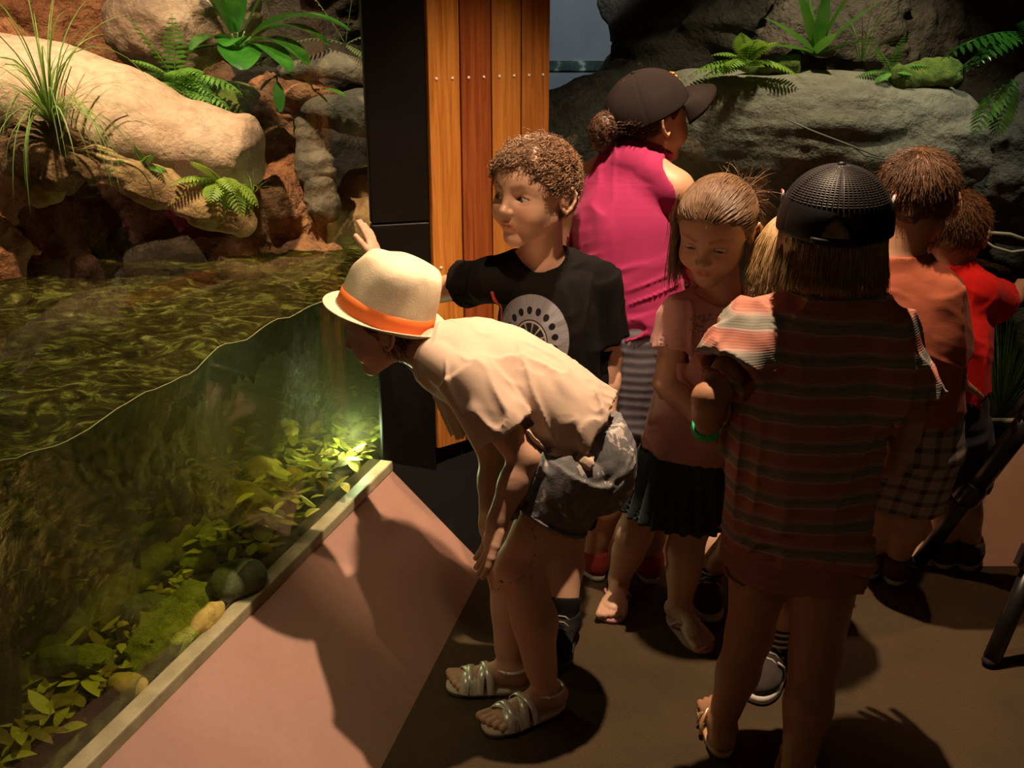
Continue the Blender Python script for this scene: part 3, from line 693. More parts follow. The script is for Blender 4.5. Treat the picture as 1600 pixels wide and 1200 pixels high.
for i,(px,py,z) in enumerate(spots):
    mb = MB(); c = PZ(px,py,z)+N_*.05; litter_leaf(mb, c, r.uniform(.04,.07), r.uniform(0,6.28), r.uniform(.1,.9), r)
    o = mb.build('sunken_leaf', M_litter, loc=c); tag(o,'pale yellow green fallen leaf lying on top of the litter near the glass','leaf','single fallen leaves near the glass')

# ---------------------------------------------------------------- right exhibit
rock('wall_exhibit_right', None, None, [ell(P(1085,80,5.3),(.46,.4,.5)),ell(P(900,250,4.9),(.6,.35,.36)),ell(P(1250,-20,5.0),(.55,.4,.5)),ell(P(1500,0,4.7),(.7,.4,.6)),ell(P(1650,250,4.6),(.8,.4,.8)),ell(P(1150,500,4.7),(2.4,.35,.9))], M_darkrock, .028,.09,.35,.15,2.,ridge=.06,rs=.3,stretch=(.6,1,1.4),kind='structure')
b = MB(); b.box((1.0,6.3,1.6),(4.0,.05,2.0)); struct(b.build('backdrop_wall', simple('blue_grey_backdrop',(.30,.33,.36),(.36,.39,.42),3,.9,bstr=0), smooth=False, loc=(1,6.3,0)))
b = MB(); b.box((1.0,4.6,-.03),(3.2,1.6,.03)); struct(b.build('floor_exhibit_right', M_soil, smooth=False, loc=(1,4.6,0)))
rock('rock_ledge','long flat topped grey rock ledge across the right exhibit','rock',[rcone(P(1075,205,3.85),P(1290,225,3.8),.22,.24),rcone(P(1290,225,3.8),P(1440,240,3.8),.24,.25),rcone(P(1200,330,4.1),P(1400,340,4.1),.35,.35),ell(P(1010,330,4.25),(.42,.2,.24))],M_ledge,.014,.022,.3,.10,6.,ridge=.022,rs=.18,stretch=(.4,1,1.5))
rock('rock','dark rounded rock under the hanging fern at the right edge','rock',[ell(P(1580,270,3.75),(.22,.2,.27)),ell(P(1640,190,3.8),(.2,.2,.2))],M_darkrock,.014,.04,.15,ridge=.03,seed=4.)
rock('rock','bulky brown rock behind the bird nest fern','rock',[ell(P(1350,50,4.4),(.42,.25,.30)),rcone(P(1240,-20,4.25),P(1225,70,4.25),.07,.11)],M_ledge if False else rock_mat('brown_rock',(.09,.065,.045),(.17,.125,.085),(.24,.18,.12),3,9,1,.04),.016,.03,.2,ridge=.03,seed=9.)
rock('soil_mound','dark soil pocket on top of the rock ledge','soil',[rcone(P(1245,100,3.86),P(1340,112,3.82),.045,.04)],M_soil,.009,.02,.05,ridge=.015)
rock('moss_cushion','bright green moss at the right end of the ledge','moss',[rcone(P(1405,118,3.72),P(1475,115,3.72),.045,.055)],M_moss,.009,.012,.04,ridge=.01)
rock('moss_cushion','yellow green moss at the left end of the ledge','moss',[rcone(P(1165,105,3.8),P(1235,100,3.8),.026,.035)],M_moss,.009,.012,.04,ridge=.01,seed=3.)
nest = thing('nest_fern','upright fern of long strap leaves in the middle of the ledge','fern',P(1275,88,3.8))
for d,L in (((-.7,-.2,.6),.26),((-.35,-.2,.9),.27),((0,-.2,1),.24),((.35,-.2,1),.30),((.6,-.3,.8),.28),((.9,-.2,.45),.22),((-.9,-.3,.35),.24),((.1,-.6,.5),.16),((-.2,.1,1),.3)):
    mb = MB(); blade(mb, P(1275,88,3.8), d, L, .055, .35, 10, fold=.3, prof=lambda t: max(.05,min(1,t*3+.25)*(1-t**4))); mb.build('leaf', M_fern, nest)
fern('fern','low bright fern at the left end of the ledge', P(1168,98,3.70), [(-1,-.3,.35,.24,.065,1.0),(-.8,-.4,.1,.20,.06,.7),(.9,-.3,.3,.20,.06,1.1),(.0,-.5,.8,.18,.06,1.3),(-.4,-.6,.4,.17,.06,1.1),(-1,-.2,.25,.17,.05,.8),(-.7,-.3,.6,.16,.045,1.0),(-.2,-.3,.9,.13,.05,1.0),(.3,-.3,.7,.14,.05,1.2),(.8,-.2,.4,.14,.045,1.2),(-.9,-.5,.0,.15,.05,.5),(.2,-.7,.2,.1,.04,.7)], M_fernlime)
fern('fern','small loose fern right of the upright strap leaved fern', P(1392,112,3.72), [(-1,-.2,.3,.14,.035,.8),(-.5,-.2,.8,.15,.03,.7),(.1,-.2,1,.14,.03,.8),(.8,-.2,.6,.14,.03,1.0),(-.6,-.6,.0,.11,.03,.6),(.4,-.6,.2,.1,.03,.7)], M_fern)
fern('fern','hanging fern with long arching fronds at the right edge', P(1615,55,3.4), [(-1,-.3,.28,.36,.085,.9),(-1,-.1,.0,.30,.07,1.0),(-.8,-.5,.35,.30,.08,1.3),(-.2,-.5,.5,.2,.07,1.0)], M_leafd)
fern('fern','drooping fern frond hanging below the arching fern', P(1585,120,3.35), [(-.55,-.3,-.3,.24,.065,1.0),(-.3,-.3,-.7,.2,.06,.6)], M_fern)
grass_tuft('grass_tuft','wiry grass behind the small loose fern on the ledge', P(1345,100,3.85), 24, .30,.004,.7,1.8, M_grass, 15)
grass_tuft('grass_tuft','thin trailing grass on the face of the ledge', P(1400,262,3.5), 10, .2,.003,1.4,2.8, M_grass, 18)
grass_tuft('water_weed','dark green weed standing behind the right window', P(1560,660,3.35), 90, .5,.008,.5,.9, leaf_mat('weed_green',(.03,.06,.01),(.08,.12,.03),.6), 16)
grass_tuft('water_weed','green weed standing behind the red shirted child', P(1470,655,3.3), 60, .22,.008,.7,.9, leaf_mat('weed_green2',(.05,.10,.015),(.12,.18,.04),.6), 17)
grass_tuft('water_weed','pale weed behind the glass left of the woman', P(872,330,3.6), 40, .32,.006,.8,.8, leaf_mat('weed_pale',(.12,.14,.05),(.2,.22,.09),.6), 19)
mb = MB(); mb.tube([P(1525,368,3.25),P(1550,364,3.25),P(1578,366,3.25),P(1625,382,3.25)],[.003,.006,.006,.004],7); mb.tube([P(1527,368,3.25),P(1552,386,3.24),P(1580,394,3.24),P(1625,388,3.25)],[.003,.005,.005,.004],7)
tag(mb.build('twig', simple('pale_twig',(.45,.42,.30),rough=.5,bstr=.1), loc=P(1525,368,3.25)),'pale forked twig behind the right window','twig')
mb = MB(); mb.tube([P(1225,185,3.5),P(1270,205,3.5),P(1330,228,3.5),P(1372,245,3.5)],[.002,.004,.004,.002],6); mb.tube([P(1330,228,3.5),P(1352,243,3.5),P(1385,250,3.5)],.003,6)
tag(mb.build('twig', simple('grey_twig',(.30,.28,.2),rough=.6,bstr=.1), loc=P(1225,185,3.5)),'thin bare twig on the face of the ledge','twig')
# stand-in strip far back; teal sheen and lamp reflections painted as emission
fw = thing('far_glow_strip','narrow blue green strip of painted lamp reflections far behind the woman','window',P(980,102,6.24))
m = M('far_glow'); nn_ = m.noise(9,3,.5); m.color((.02,.03,.03)); m.l(m.ramp(nn_,[(.42,(.008,.022,.018)),(.56,(.035,.075,.062)),(.70,(.55,.75,.68))]), m.b.inputs['Emission Color']); m.b.inputs['Emission Strength'].default_value = .3
a = P(840,95,6.24); c_ = P(1115,110,6.24); b = MB(); b.box(((a+c_)/2),(abs(c_[0]-a[0])/2,.01,abs(a[2]-c_[2])/2)); b.build('painted_glow', m.m, fw, smooth=False)
# ---------------------------------------------------------------- people: shared builders
def skin_mat(name, c, red=(.62,.22,.14)):
    m = M(name); at = m.n('ShaderNodeAttribute'); at.attribute_name = 'tint'
    n1 = m.noise(30,4,.6); base = m.mix(n1*.35, c, tuple(c[i]*.6+red[i]*.35 for i in range(3)))
    mx = m.n('ShaderNodeMix'); mx.data_type = 'RGBA'; mx.blend_type = 'MULTIPLY'; mx.inputs[0].default_value = 1
    m.l(base, mx.inputs[6]); m.l(at.outputs['Color'], mx.inputs[7]); m.color(mx.outputs[2]); m.rough(.48)
    m.b.inputs['Specular IOR Level'].default_value = .4
    m.b.inputs['Subsurface Weight'].default_value = .12; m.b.inputs['Subsurface Radius'].default_value = (.6,.25,.12); m.b.inputs['Subsurface Scale'].default_value = .01
    m.bump(m.noise(420,3,.6), .12, .001); return m.m
SK_light = skin_mat('fair_skin', (.62,.38,.26))
SK_mid = skin_mat('warm_skin', (.56,.32,.20))
SK_tan = skin_mat('tanned_skin', (.48,.25,.14))
def cloth(name, c1, c2=None, scale=6, bs=300, rough=.9, bstr=.25):
    m = M(name); c2 = c2 or tuple(q*.86 for q in c1)
    m.color(m.ramp(m.noise(scale,5,.6), [(.3,c2),(.7,c1)])); m.rough(rough); m.bump(m.noise(bs,3,.6), bstr, .0012)
    m.set(Sheen_Weight=.08, Sheen_Roughness=.5, Specular_IOR_Level=.2); return m.m
def hair_mat(name, c1, c2, rough=.38):
    m = M(name); m.color(m.ramp(m.noise(60,4,.6), [(.3,c1),(.7,c2)])); m.rough(rough)
    m.b.inputs['Specular IOR Level'].default_value = .5; m.bump(m.noise(380,4,.6), .4, .002); return m.m
M_eyew = simple('eye_white',(.62,.56,.50),rough=.18,bstr=0); M_iris = simple('eye_iris',(.09,.05,.025),rough=.1,bstr=0); M_pupil = simple('eye_pupil',(.004,.004,.004),rough=.08,bstr=0)

class Fig:
    """a person; joints are world positions"""
    def __init__(s, label, base, skin):
        s.root = thing('person', label, 'person', base); s.skin = skin; s.ops = []; s.fine = []; s.J = {}
    def add(s, prim, k=.02, mode='u'): s.ops.append((prim,mode,k)); return s
    # head --------------------------------------------------
    def head(s, c, fwd, up, H, neck, child=True, face=True, gaze=None, neck_r=.22, lids=.0, ears=(1,1), hair_brow=(.42,.30,.22)):
        c = np.array(c,float); F = nrm(fwd); up = np.array(up,float); U = nrm(up-F*np.dot(up,F)); Lf = np.cross(U,F)
        s.hc, s.F, s.U, s.Lf, s.H = c, F, U, Lf, H; s.brow = hair_brow; s.neck = np.array(neck,float)
        B = s.hp; AX = [Lf,F,U]; h = H
        def E(x,y,z,a,b_,c_,k=.05,mode='u'): s.add(ell(B(x,y,z),(a*h,b_*h,c_*h),AX),k*h,mode)
        def R(p,q,r1,r2,k=.05,mode='u'): s.add(rcone(B(*p),B(*q),r1*h,r2*h),k*h,mode)
        E(0,-.06,.13,.355,.435,.365,.0)
        E(0,.10,.10,.30,.295,.28,.08)
        E(0,.12,-.12,.275,.265,.29,.10)
        for q in (-1,1): R((q*.20,.0,-.22),(q*.055,.245,-.395),.10,.08,.08)
        E(0,.285,-.405,.08,.07,.065,.07)
        for q in (-1,1): E(q*.165,.242,-.165,.115,.108,.115,.10)
        s.add(rcone(B(0,-.13,-.22), neck, neck_r*h, neck_r*h*1.02), .08*h)
        if face:
            E(0,.315,-.268,.11,.066,.075,.07)
            for q in (-1,1): R((q*.06,.325,.085),(q*.215,.250,.085),.034,.028,.06)
            for q in (-1,1): E(q*.150,.395,.0,.08,.065,.052,.07,'s')
            R((0,.345,.045),(0,.425,-.105),.030,.040,.045)
            E(0,.440,-.122,.042,.042,.038,.03)
            for q in (-1,1): E(q*.046,.400,-.140,.032,.038,.028,.022)
            for q in (-1,1): R((q*.022,.425,-.172),(q*.022,.415,-.150),.011,.010,.008,'s')
            for q in (-1,1): s.add(ell(B(q*.148,.262,-.012),(.086*h,)*3), .018*h)
            def lens(q):
                e = B(q*.148,.262,-.014); hw = .070*h; ut = (.034-lids)*h; lt = .024*h
                ut = max(ut, .006*h)
                def mk(t): return (hw*hw+t*t)/(2*t)
                ru, rl = mk(ut), mk(lt)
                def fn(g):
                    x = dotg(g,e,Lf); z = dotg(g,e,U)+.10*q*0; y = dotg(g,e,F)
                    d1 = np.sqrt(x*x+(z+ru-ut)**2)-ru; d2 = np.sqrt(x*x+(z-rl+lt)**2)-rl
                    return np.maximum(np.maximum(d1,d2), .04*h-y)
                return fn, e-.16*h, e+.16*h
            for q in (-1,1): s.add(lens(q), .004*h, 's')
            R((-.100,.318,-.262),(-.03,.371,-.247),.013,.018,.02); R((-.03,.371,-.247),(.03,.371,-.247),.018,.018,.014); R((.03,.371,-.247),(.100,.318,-.262),.018,.013,.02)
            R((-.08,.325,-.283),(0,.362,-.292),.014,.022,.022); R((0,.362,-.292),(.08,.325,-.283),.022,.014,.022)
            R((-.100,.332,-.268),(0,.392,-.268),.004,.005,.008,'s'); R((.100,.332,-.268),(0,.392,-.268),.004,.005,.008,'s')
            E(0,.385,-.338,.06,.022,.02,.04,'s')
            for q in (-1,1):
                mb = MB(); e = B(q*.148,.262,-.012); gz = nrm(gaze if gaze is not None else F); a = nrm(np.cross(gz,U)); b2 = np.cross(gz,a)
                r_ = .0765*h; seg = 20; rings = 18; vs = [e+gz*r_]; 
                for i in range(1,rings+1):
                    th = (i/rings)**1.4*2.4
                    for k in range(seg):
                        ph = 2*math.pi*k/seg; vs.append(e+r_*(math.cos(th)*gz+math.sin(th)*(math.cos(ph)*a+math.sin(ph)*b2)))
                fs = []; mi = []
                for k in range(seg): mb_m = 2; fs.append((0,1+k,1+(k+1)%seg)); mi.append(2)
                for i in range(rings-1):
                    th = ((i+1.5)/rings)**1.4*2.4
                    for k in range(seg): fs.append((1+i*seg+k,1+(i+1)*seg+k,1+(i+1)*seg+(k+1)%seg,1+i*seg+(k+1)%seg)); mi.append(2 if th < .20 else (1 if th < .46 else 0))
                mb.v.append(np.array(vs)); mb.f = fs; mb.mi = mi; mb.n = len(vs)
                mb.build('eye', [M_eyew,M_iris,M_pupil], s.root)
        for q,on in ((1,ears[0]),(-1,ears[1])):
            if not on: continue
            pts = [(.046,-.03),(.052,.05),(.012,.115),(-.055,.115),(-.095,.055),(-.082,-.02),(-.042,-.08),(.005,-.118),(.035,-.085)]
            s.add(ell(B(q*.352,-.045,-.04),(.030*h,.062*h,.098*h),[nrm(Lf*q-F*-.25),nrm(F+Lf*q*-.25),U]), .02*h)
            w3 = [B(q*(.362+.05*max(0,.06-py)/.155),py-.055,pz-.04) for py,pz in pts]
            for a_,b_ in zip(w3[:-1],w3[1:]): s.add(rcone(a_,b_,.017*h,.017*h), .012*h)
            s.add(ell(B(q*.362,-.075,-.035),(.03*h,.045*h,.075*h),[nrm(Lf*q+F*-.3),F,U]), .02*h)
            s.add(ell(B(q*.405,-.050,-.045),(.035*h,.030*h,.048*h)), .012*h, 's')
        s.fine.append((c+U*-.02*h, .80*h, neck+(c-neck)*.35, nrm(c-neck), None))
        s.face = face
    def hp(s, x, y, z): return s.hc+s.H*(x*s.Lf+y*s.F+z*s.U)
    def hinv(s, p): q = (p-s.hc)/s.H; return q@s.Lf, q@s.F, q@s.U
    # body --------------------------------------------------
    def torso(s, spine, a, b_, side, shL, shR, r=.045, k=.03):
        s.add(loft(spine,a,b_,side,4,round_end=True), 0)
        for sh in (shL,shR): s.add(rcone(np.array(spine[-1])*.5+np.array(spine[-2])*.0+np.array(sh)*.5, sh, r, r*.95), k); s.add(rcone(spine[-1], sh, r*.85, r*.9), k)
    def arm(s, sh, el, wr, r=(.040,.032,.022), k=.02):
        sh,el,wr = map(lambda v: np.array(v,float),(sh,el,wr))
        s.add(rcone(sh,el,r[0],r[1]),k); s.add(rcone(el,el+(wr-el)*.45,r[1]*.98,r[1]*.96),k*.6); s.add(rcone(el+(wr-el)*.35,wr,r[1]*.96,r[2]),k*.6)
    def leg(s, hip, kn, an, r=(.072,.048,.043,.029), back=None, k=.02):
        hip,kn,an = map(lambda v: np.array(v,float),(hip,kn,an))
        s.add(rcone(hip,kn,r[0],r[1]),k); s.add(ell(kn,(r[1]*1.02,r[1]*1.05,r[1]*1.15)),k)
        s.add(rcone(kn,an,r[1]*.86,r[3]),k)
        d = an-kn; bk = nrm(back if back is not None else (0,0,1)); s.add(rcone(kn+d*.18+bk*.010,kn+d*.42+bk*.012,r[2]*.92,r[2]*.95),.03)
        s.add(rcone(kn+d*.42+bk*.012,kn+d*.8,r[2]*.9,r[3]*.98),.03)
    def foot(s, an, f, L, base=0.0, toes=True, w_=.036, k=.015):
        an = np.array(an,float); f = nrm((f[0],f[1],0)); sd = V(-f[1],f[0],0); g = V(an[0],an[1],base)
        s.add(rcone(an,g-f*.10*L+V(0,0,.030),.028,.026),k); s.add(ell(g-f*.14*L+V(0,0,.026),(.030,.026,.025),[f,sd,(0,0,1)]),k)
        s.add(rcone(an+V(0,0,-.005),g+f*.36*L+V(0,0,.026),.027,.024),k); s.add(rcone(g-f*.08*L+V(0,0,.022),g+f*.45*L+V(0,0,.019),.022,.017),k)
        s.add(ell(g+f*.46*L+V(0,0,.018),(.040,w_,.017),[f,sd,(0,0,1)]),k)
        if toes:
            for i in range(5):
                o = (i-2)*w_*.40; ln = (.80,.795,.76,.72,.67)[i]; p0 = g+f*.52*L+sd*o+V(0,0,.014); p1 = g+f*(ln-.03)*L+sd*o*1.05+V(0,0,.010)
                s.add(rcone(p0,p1,.010,.0085 if i else .011),.004)
            s.fine.append((g+f*.6*L+V(0,0,.01), .06, g+f*.42*L, f, .0022))
    def hand(s, wr, d, n, ts, L=.14, curl=.35, spread=.12, curls=None, thumb=.6):
        """d towards the fingers, n the way the palm faces, ts = +1/-1 thumb towards +-(d x n)"""
        wr = np.array(wr,float); d = nrm(d); n = nrm(np.array(n,float)-d*np.dot(n,d)); ac = np.cross(d,n)*ts; q = L/.14
        pc = wr+d*.036*q
        s.add(ell(pc,(.038*q,.030*q,.014*q),[d,ac,n]),.012); s.add(rcone(wr,wr+d*.02*q,.019*q,.020*q),.012)
        s.add(ell(wr+d*.055*q,(.018*q,.031*q,.012*q),[d,ac,n]),.01)
        lens_ = (.052,.058,.054,.043)
        for i in range(4):
            o = (1.5-i)*.0155*q; p = wr+d*.066*q+ac*o; dd = nrm(d+ac*(1.5-i)*spread); cu = (curls[i] if curls else curl); r0 = .0078*q; l = lens_[i]*q
            for j,fr in enumerate((.45,.32,.27)):
                ang = cu*(.6 if j == 0 else 1.0)
                dd = nrm(dd*math.cos(ang)+n*math.sin(ang)); p2 = p+dd*l*fr
                s.add(rcone(p,p2,r0*(1-.07*j),r0*(.93-.07*j)),.003); p = p2
        p = wr+d*.018*q+ac*.020*q; dd = nrm(d*.75+ac*thumb+n*.25)
        for j,l in enumerate((.028,.024,.019)):
            p2 = p+dd*l*q; s.add(rcone(p,p2,(.0115,.0095,.0085)[j]*q,(.0098,.0085,.0075)[j]*q),.006 if j == 0 else .003); dd = nrm(dd+d*.28+n*.05); p = p2
        s.fine.append((wr+d*.07*q, .095*q, wr+d*.004, d, .0024))
    def build(s, h=.005, hf=.0026):
        lo = np.min([p[1] for p,m_,k in s.ops if m_ == 'u'],0)-.03; hi = np.max([p[2] for p,m_,k in s.ops if m_ == 'u'],0)+.03
        def region(P_, fr):
            c,R_,pc,nv,_ = fr; return (((P_-c)**2).sum(1) < R_*R_) & (((P_-pc)@nv) > 0)
        parts = []
        Fd = Field(lo,hi,h)
        for p,m_,k in s.ops: Fd.op(p,m_,k)
        v,q = Fd.mesh(); cen = v[q].mean(1); keep = np.ones(len(q),bool)
        for fr in s.fine: keep &= ~region(cen,fr)
        parts.append((v,q[keep]))
        for i,fr in enumerate(s.fine):
            hh = fr[4] or hf; R_ = fr[1]+.015; F2 = Field(fr[0]-R_,fr[0]+R_,hh)
            for p,m_,k in s.ops: F2.op(p,m_,k)
            v,q = F2.mesh(); cen = v[q].mean(1); keep = region(cen,(fr[0],fr[1],fr[2]-np.array(fr[3])*h*.6,fr[3],0))
            for fr2 in s.fine[:i]: keep &= ~region(cen,fr2)
            parts.append((v,q[keep]))
        vs = []; qs = []; n = 0
        for v,q in parts:
            u,inv = np.unique(q.ravel(),return_inverse=True); vs.append(v[u]); qs.append(inv.reshape(q.shape)+n); n += len(u)
        v = np.concatenate(vs); q = np.concatenate(qs)
        o = mesh_obj('body', v, q, s.skin, s.root)
        tint = np.ones((len(v),4),np.float32)
        if hasattr(s,'hc'):
            x,y,z = s.hinv(v)
            def seg(p0,p1):
                p0 = np.array(p0); p1 = np.array(p1); Pp = np.stack([x,y,z],1); ab = p1-p0; t = np.clip(((Pp-p0)@ab)/(ab@ab),0,1); return np.linalg.norm(Pp-p0-t[:,None]*ab,axis=1)
            def blend(mask, col): tint[:,:3] = tint[:,:3]*(1-mask[:,None])+tint[:,:3]*np.array(col)*mask[:,None]
            if s.face:
                sm = lambda d,a,b_: np.clip((b_-d)/(b_-a),0,1)
                lip = np.minimum.reduce([seg((-.085,.345,-.258),(0,.40,-.243)),seg((.085,.345,-.258),(0,.40,-.243)),seg((-.07,.35,-.285),(0,.40,-.297)),seg((.07,.35,-.285),(0,.40,-.297))])
                blend(sm(lip,.018,.034),(.86,.60,.57)); 
                gv = np.minimum(seg((-.09,.35,-.268),(0,.41,-.268)),seg((.09,.35,-.268),(0,.41,-.268))); blend(sm(gv,.006,.014),(.45,.3,.3))
                for q_ in (-1,1):
                    d = np.minimum(seg((q_*.07,.39,.092),(q_*.15,.36,.115)),seg((q_*.15,.36,.115),(q_*.235,.27,.090))); blend(sm(d,.010,.034)*.8, s.brow)
                    blend(sm(seg((q_*.17,.30,-.16),(q_*.17,.32,-.14)),.02,.13)*.35,(1.0,.72,.66))
                    # lash line
                    d = np.minimum(seg((q_*.08,.33,-.005),(q_*.148,.345,.022)),seg((q_*.148,.345,.022),(q_*.22,.30,-.005))); blend(sm(d,.006,.016)*.75,(.3,.2,.15))
        at = o.data.color_attributes.new('tint','FLOAT_COLOR','POINT'); at.data.foreach_set('color', tint.ravel())
        return o
    # garments ----------------------------------------------
    def garment(s, name, ops, mat, h=.005, folds=(), label=None, parent=None, cover=True):
        lo = np.min([p[1] for p,m_,k in ops if m_ == 'u'],0)-.03; hi = np.max([p[2] for p,m_,k in ops if m_ == 'u'],0)+.03
        Fd = Field(lo,hi,h)
        pos = [o_ for o_ in ops if o_[1] == 'u']; neg = [o_ for o_ in ops if o_[1] != 'u']
        for p,m_,k in pos: Fd.op(p,m_,k)
        if cover:
            Fb = Field(lo,hi,h); Fb.F[:] = 1.0
            for p,m_,k in s.ops: Fb.op(p,m_,k)
            Fd.F = np.minimum(Fd.F, np.maximum(Fb.F-.006, Fd.F-.020))
        for f in folds: Fd.disp(f,.04)
        for p,m_,k in neg: Fd.op(p,m_,k)
        v,q = Fd.mesh(); o = mesh_obj(name, v, q, mat, parent or s.root)
        if label: o['label'] = label
        return o
def fold(dirv, wdt, lng, amp, seed=0., mask=None, sharp=1.6):
    d = nrm(dirv); e1 = nrm(np.cross(d,(0.3,.2,1) if abs(d[2]) < .9 else (1,0.1,0))); e2 = np.cross(d,e1)
    def fn(p):
        g = p; a = dotg(g,(0,0,0),e1)/wdt; b_ = dotg(g,(0,0,0),e2)/wdt; c = dotg(g,(0,0,0),d)/lng
        n_ = vnoise(a+seed,b_+seed*1.3,c+seed*.7); n2 = vnoise(a*.5+5+seed,b_*.5,c*.6)
        r = -amp*(np.clip(1-np.abs(n_)*2.6,0,1)**1.4)*np.clip(.55+n2,0,1)-amp*.25*n2
        if mask is not None: r = r*mask(p)
        return r
    return fn
def scut(c, nv): return (halfspace(c,nv,(-9,-9,-9),(9,9,9)),'i',0)

def strands(fig, name, mat, roots, dirs, L, K=9, rad=.0011, grav=0.0, target=None, tg=.0, curl=0., curl_f=9., jit=.1, hug=1.0, seed=0, parent=None, skull=None, mass=None, lenvar=.3, waves=0.):
    """hair strands in head space, pushed outside the skull"""
    rs = np.random.RandomState(seed); N = len(roots); p = np.array(roots,float); d = np.array(dirs,float)
    d /= np.linalg.norm(d,axis=1)[:,None]+1e-9
    Ls = L*(1-lenvar*rs.rand(N)) if not hasattr(L,'__len__') else L
    down = -np.array([fig.Lf[2],fig.F[2],fig.U[2]])
    ctr = np.array([0,-.06,.13]); er = np.array([.355,.435,.365])*hug if skull is None else np.array(skull)
    pts = [p.copy()]; ph = rs.rand(N,3)*6.28; st = (Ls/(K-1))[:,None]; jv = rs.randn(N,3)*jit
    for k in range(1,K):
        d = d+down*grav+jv/(K-1)*2
        if target is not None:
            tv = np.array(target)-p; tv /= np.linalg.norm(tv,axis=1)[:,None]+1e-9; d = d+tv*tg
        d /= np.linalg.norm(d,axis=1)[:,None]+1e-9
        p = p+d*st
        q = (p-ctr)/er; rr = np.linalg.norm(q,axis=1); ins = rr < 1
        p[ins] = ctr+q[ins]/rr[ins][:,None]*er*1.0
        cur = p.copy()
        if curl: cur = cur+curl*np.sin(ph+curl_f*k/(K-1)*np.array([1,1.3,.8]))*min(1,k/2)
        pts.append(cur)
    A = np.stack(pts,1)                       # N,K,3
    W3 = fig.hc+fig.H*(A[...,0:1]*fig.Lf+A[...,1:2]*fig.F+A[...,2:3]*fig.U)
    T = np.gradient(W3,axis=1); T /= np.linalg.norm(T,axis=2)[...,None]+1e-9
    ref = W3-fig.hp(0,0,0); a = np.cross(T,ref); a /= np.linalg.norm(a,axis=2)[...,None]+1e-9; b_ = np.cross(T,a)
    rr = rad*np.linspace(1.15,.35,K)[None,:,None]*(.7+.6*rs.rand(N,1,1))
    S = 3; V3 = np.stack([W3+rr*(math.cos(2*math.pi*i/S)*a+math.sin(2*math.pi*i/S)*b_) for i in range(S)],2).reshape(-1,3)
    base = (np.arange(N)*K*S)[:,None,None]+(np.arange(K-1)*S)[None,:,None]; i0 = np.arange(S)[None,None,:]; i1 = (i0+1)%S
    Q = np.stack([base+i0,base+i1,base+S+i1,base+S+i0],-1).reshape(-1,4)
    if mass is not None:
        mv,mq = mass; Q = np.concatenate([Q,mq+len(V3)]); V3 = np.concatenate([V3,mv])
    return mesh_obj(name, V3, Q, mat, parent or fig.root)
HLY = [-.6,-.30,-.14,-.07,.03,.07,.16,.25,.36,.5]
def scalp(N, seed, line=None, off=1.0):
    rs = np.random.RandomState(seed); q = rs.randn(N*4,3); q /= np.linalg.norm(q,axis=1)[:,None]
    p = np.array([0,-.06,.13])+q*np.array([.355,.435,.365])*off
    zl = np.interp(p[:,1], HLY, line if line is not None else [-.22,-.22,-.18,-.02,-.02,.0,.14,.26,.32,.4])
    m_ = p[:,2] > zl; return p[m_][:N], q[m_][:N]
def hair_mass(fig, t=.03, line=None, extra=(), grooves=.006, gdir=None, h=.004, seed=1., sharp=.06, noise_s=.06):
    line = line if line is not None else [-.24,-.24,-.20,-.02,-.02,.02,.16,.27,.33,.4]
    ops = []; H = fig.H; AX = [fig.Lf,fig.F,fig.U]
    c = fig.hp(0,-.06,.13); r_ = (np.array([.355,.435,.365])+t)*H; ops.append(ell(c,r_,AX)); ops.append(ell(fig.hp(0,.10,.10),(np.array([.30,.295,.28])+t*.9)*H,AX))
    low = rcone(fig.hp(0,-.22,-.05),fig.hp(0,-.25,-.16),(.23+t)*H,(.14+t)*H); ops.append(low)
    lo = np.min([p[1] for p in ops+list(extra)],0)-.04; hi = np.max([p[2] for p in ops+list(extra)],0)+.04
    Fd = Field(lo,hi,h)
    for p in ops: Fd.op(p,'u',.05*H)
    def cutfn(g):
        x = dotg(g,fig.hc,fig.Lf)/H; y = dotg(g,fig.hc,fig.F)/H; z = dotg(g,fig.hc,fig.U)/H
        zl = np.interp(y,HLY,line).astype(np.float32)+.025*np.sin(x*26+3*np.sin(y*13)+seed)
        return (zl-z)*H*.6
    Fd.op((cutfn,lo,hi),'i',0)
    for p in extra: Fd.op(p,'u',.03*H)
    if gdir is None:
        Fd.disp(lambda p: grooves*vnoise(p[0]/ (noise_s*H)+seed,p[1]/(noise_s*H),p[2]/(noise_s*H)), .03)
    else: Fd.disp(fold(gdir,.05*H,.5*H,grooves,seed), .03)
    return Fd.mesh()
def sole(parent, name, mat, an, f, L, W_, z0, z1, inset=0., loc=None, taper=.18, back=.24):
    f = nrm((f[0],f[1],0)); sd = V(-f[1],f[0],0); g = V(an[0],an[1],0)+f*L*(.5-back); n = 36; vs = []
    for zz,k in ((z0,.93),(z0+(z1-z0)*.25,1),(z1-(z1-z0)*.2,1.0),(z1,.95)):
        for i in range(n):
            t = 2*math.pi*i/n; x = math.cos(t); y = math.sin(t); x = math.copysign(abs(x)**.8,x); y = math.copysign(abs(y)**.8,y)*(1+taper*x)*(1-.10*math.exp(-((x+.1)/.35)**2))
            vs.append(g+f*(L/2)*k*x+sd*(W_/2)*k*y+V(0,0,zz))
    fs = []
    for r_ in range(3):
        for i in range(n): fs.append((r_*n+i,r_*n+(i+1)%n,(r_+1)*n+(i+1)%n,(r_+1)*n+i))
    fs += [tuple(range(n))[::-1], tuple(3*n+i for i in range(n))]
    mb = MB(); mb.add(vs,fs); return mb.build(name, mat, parent)
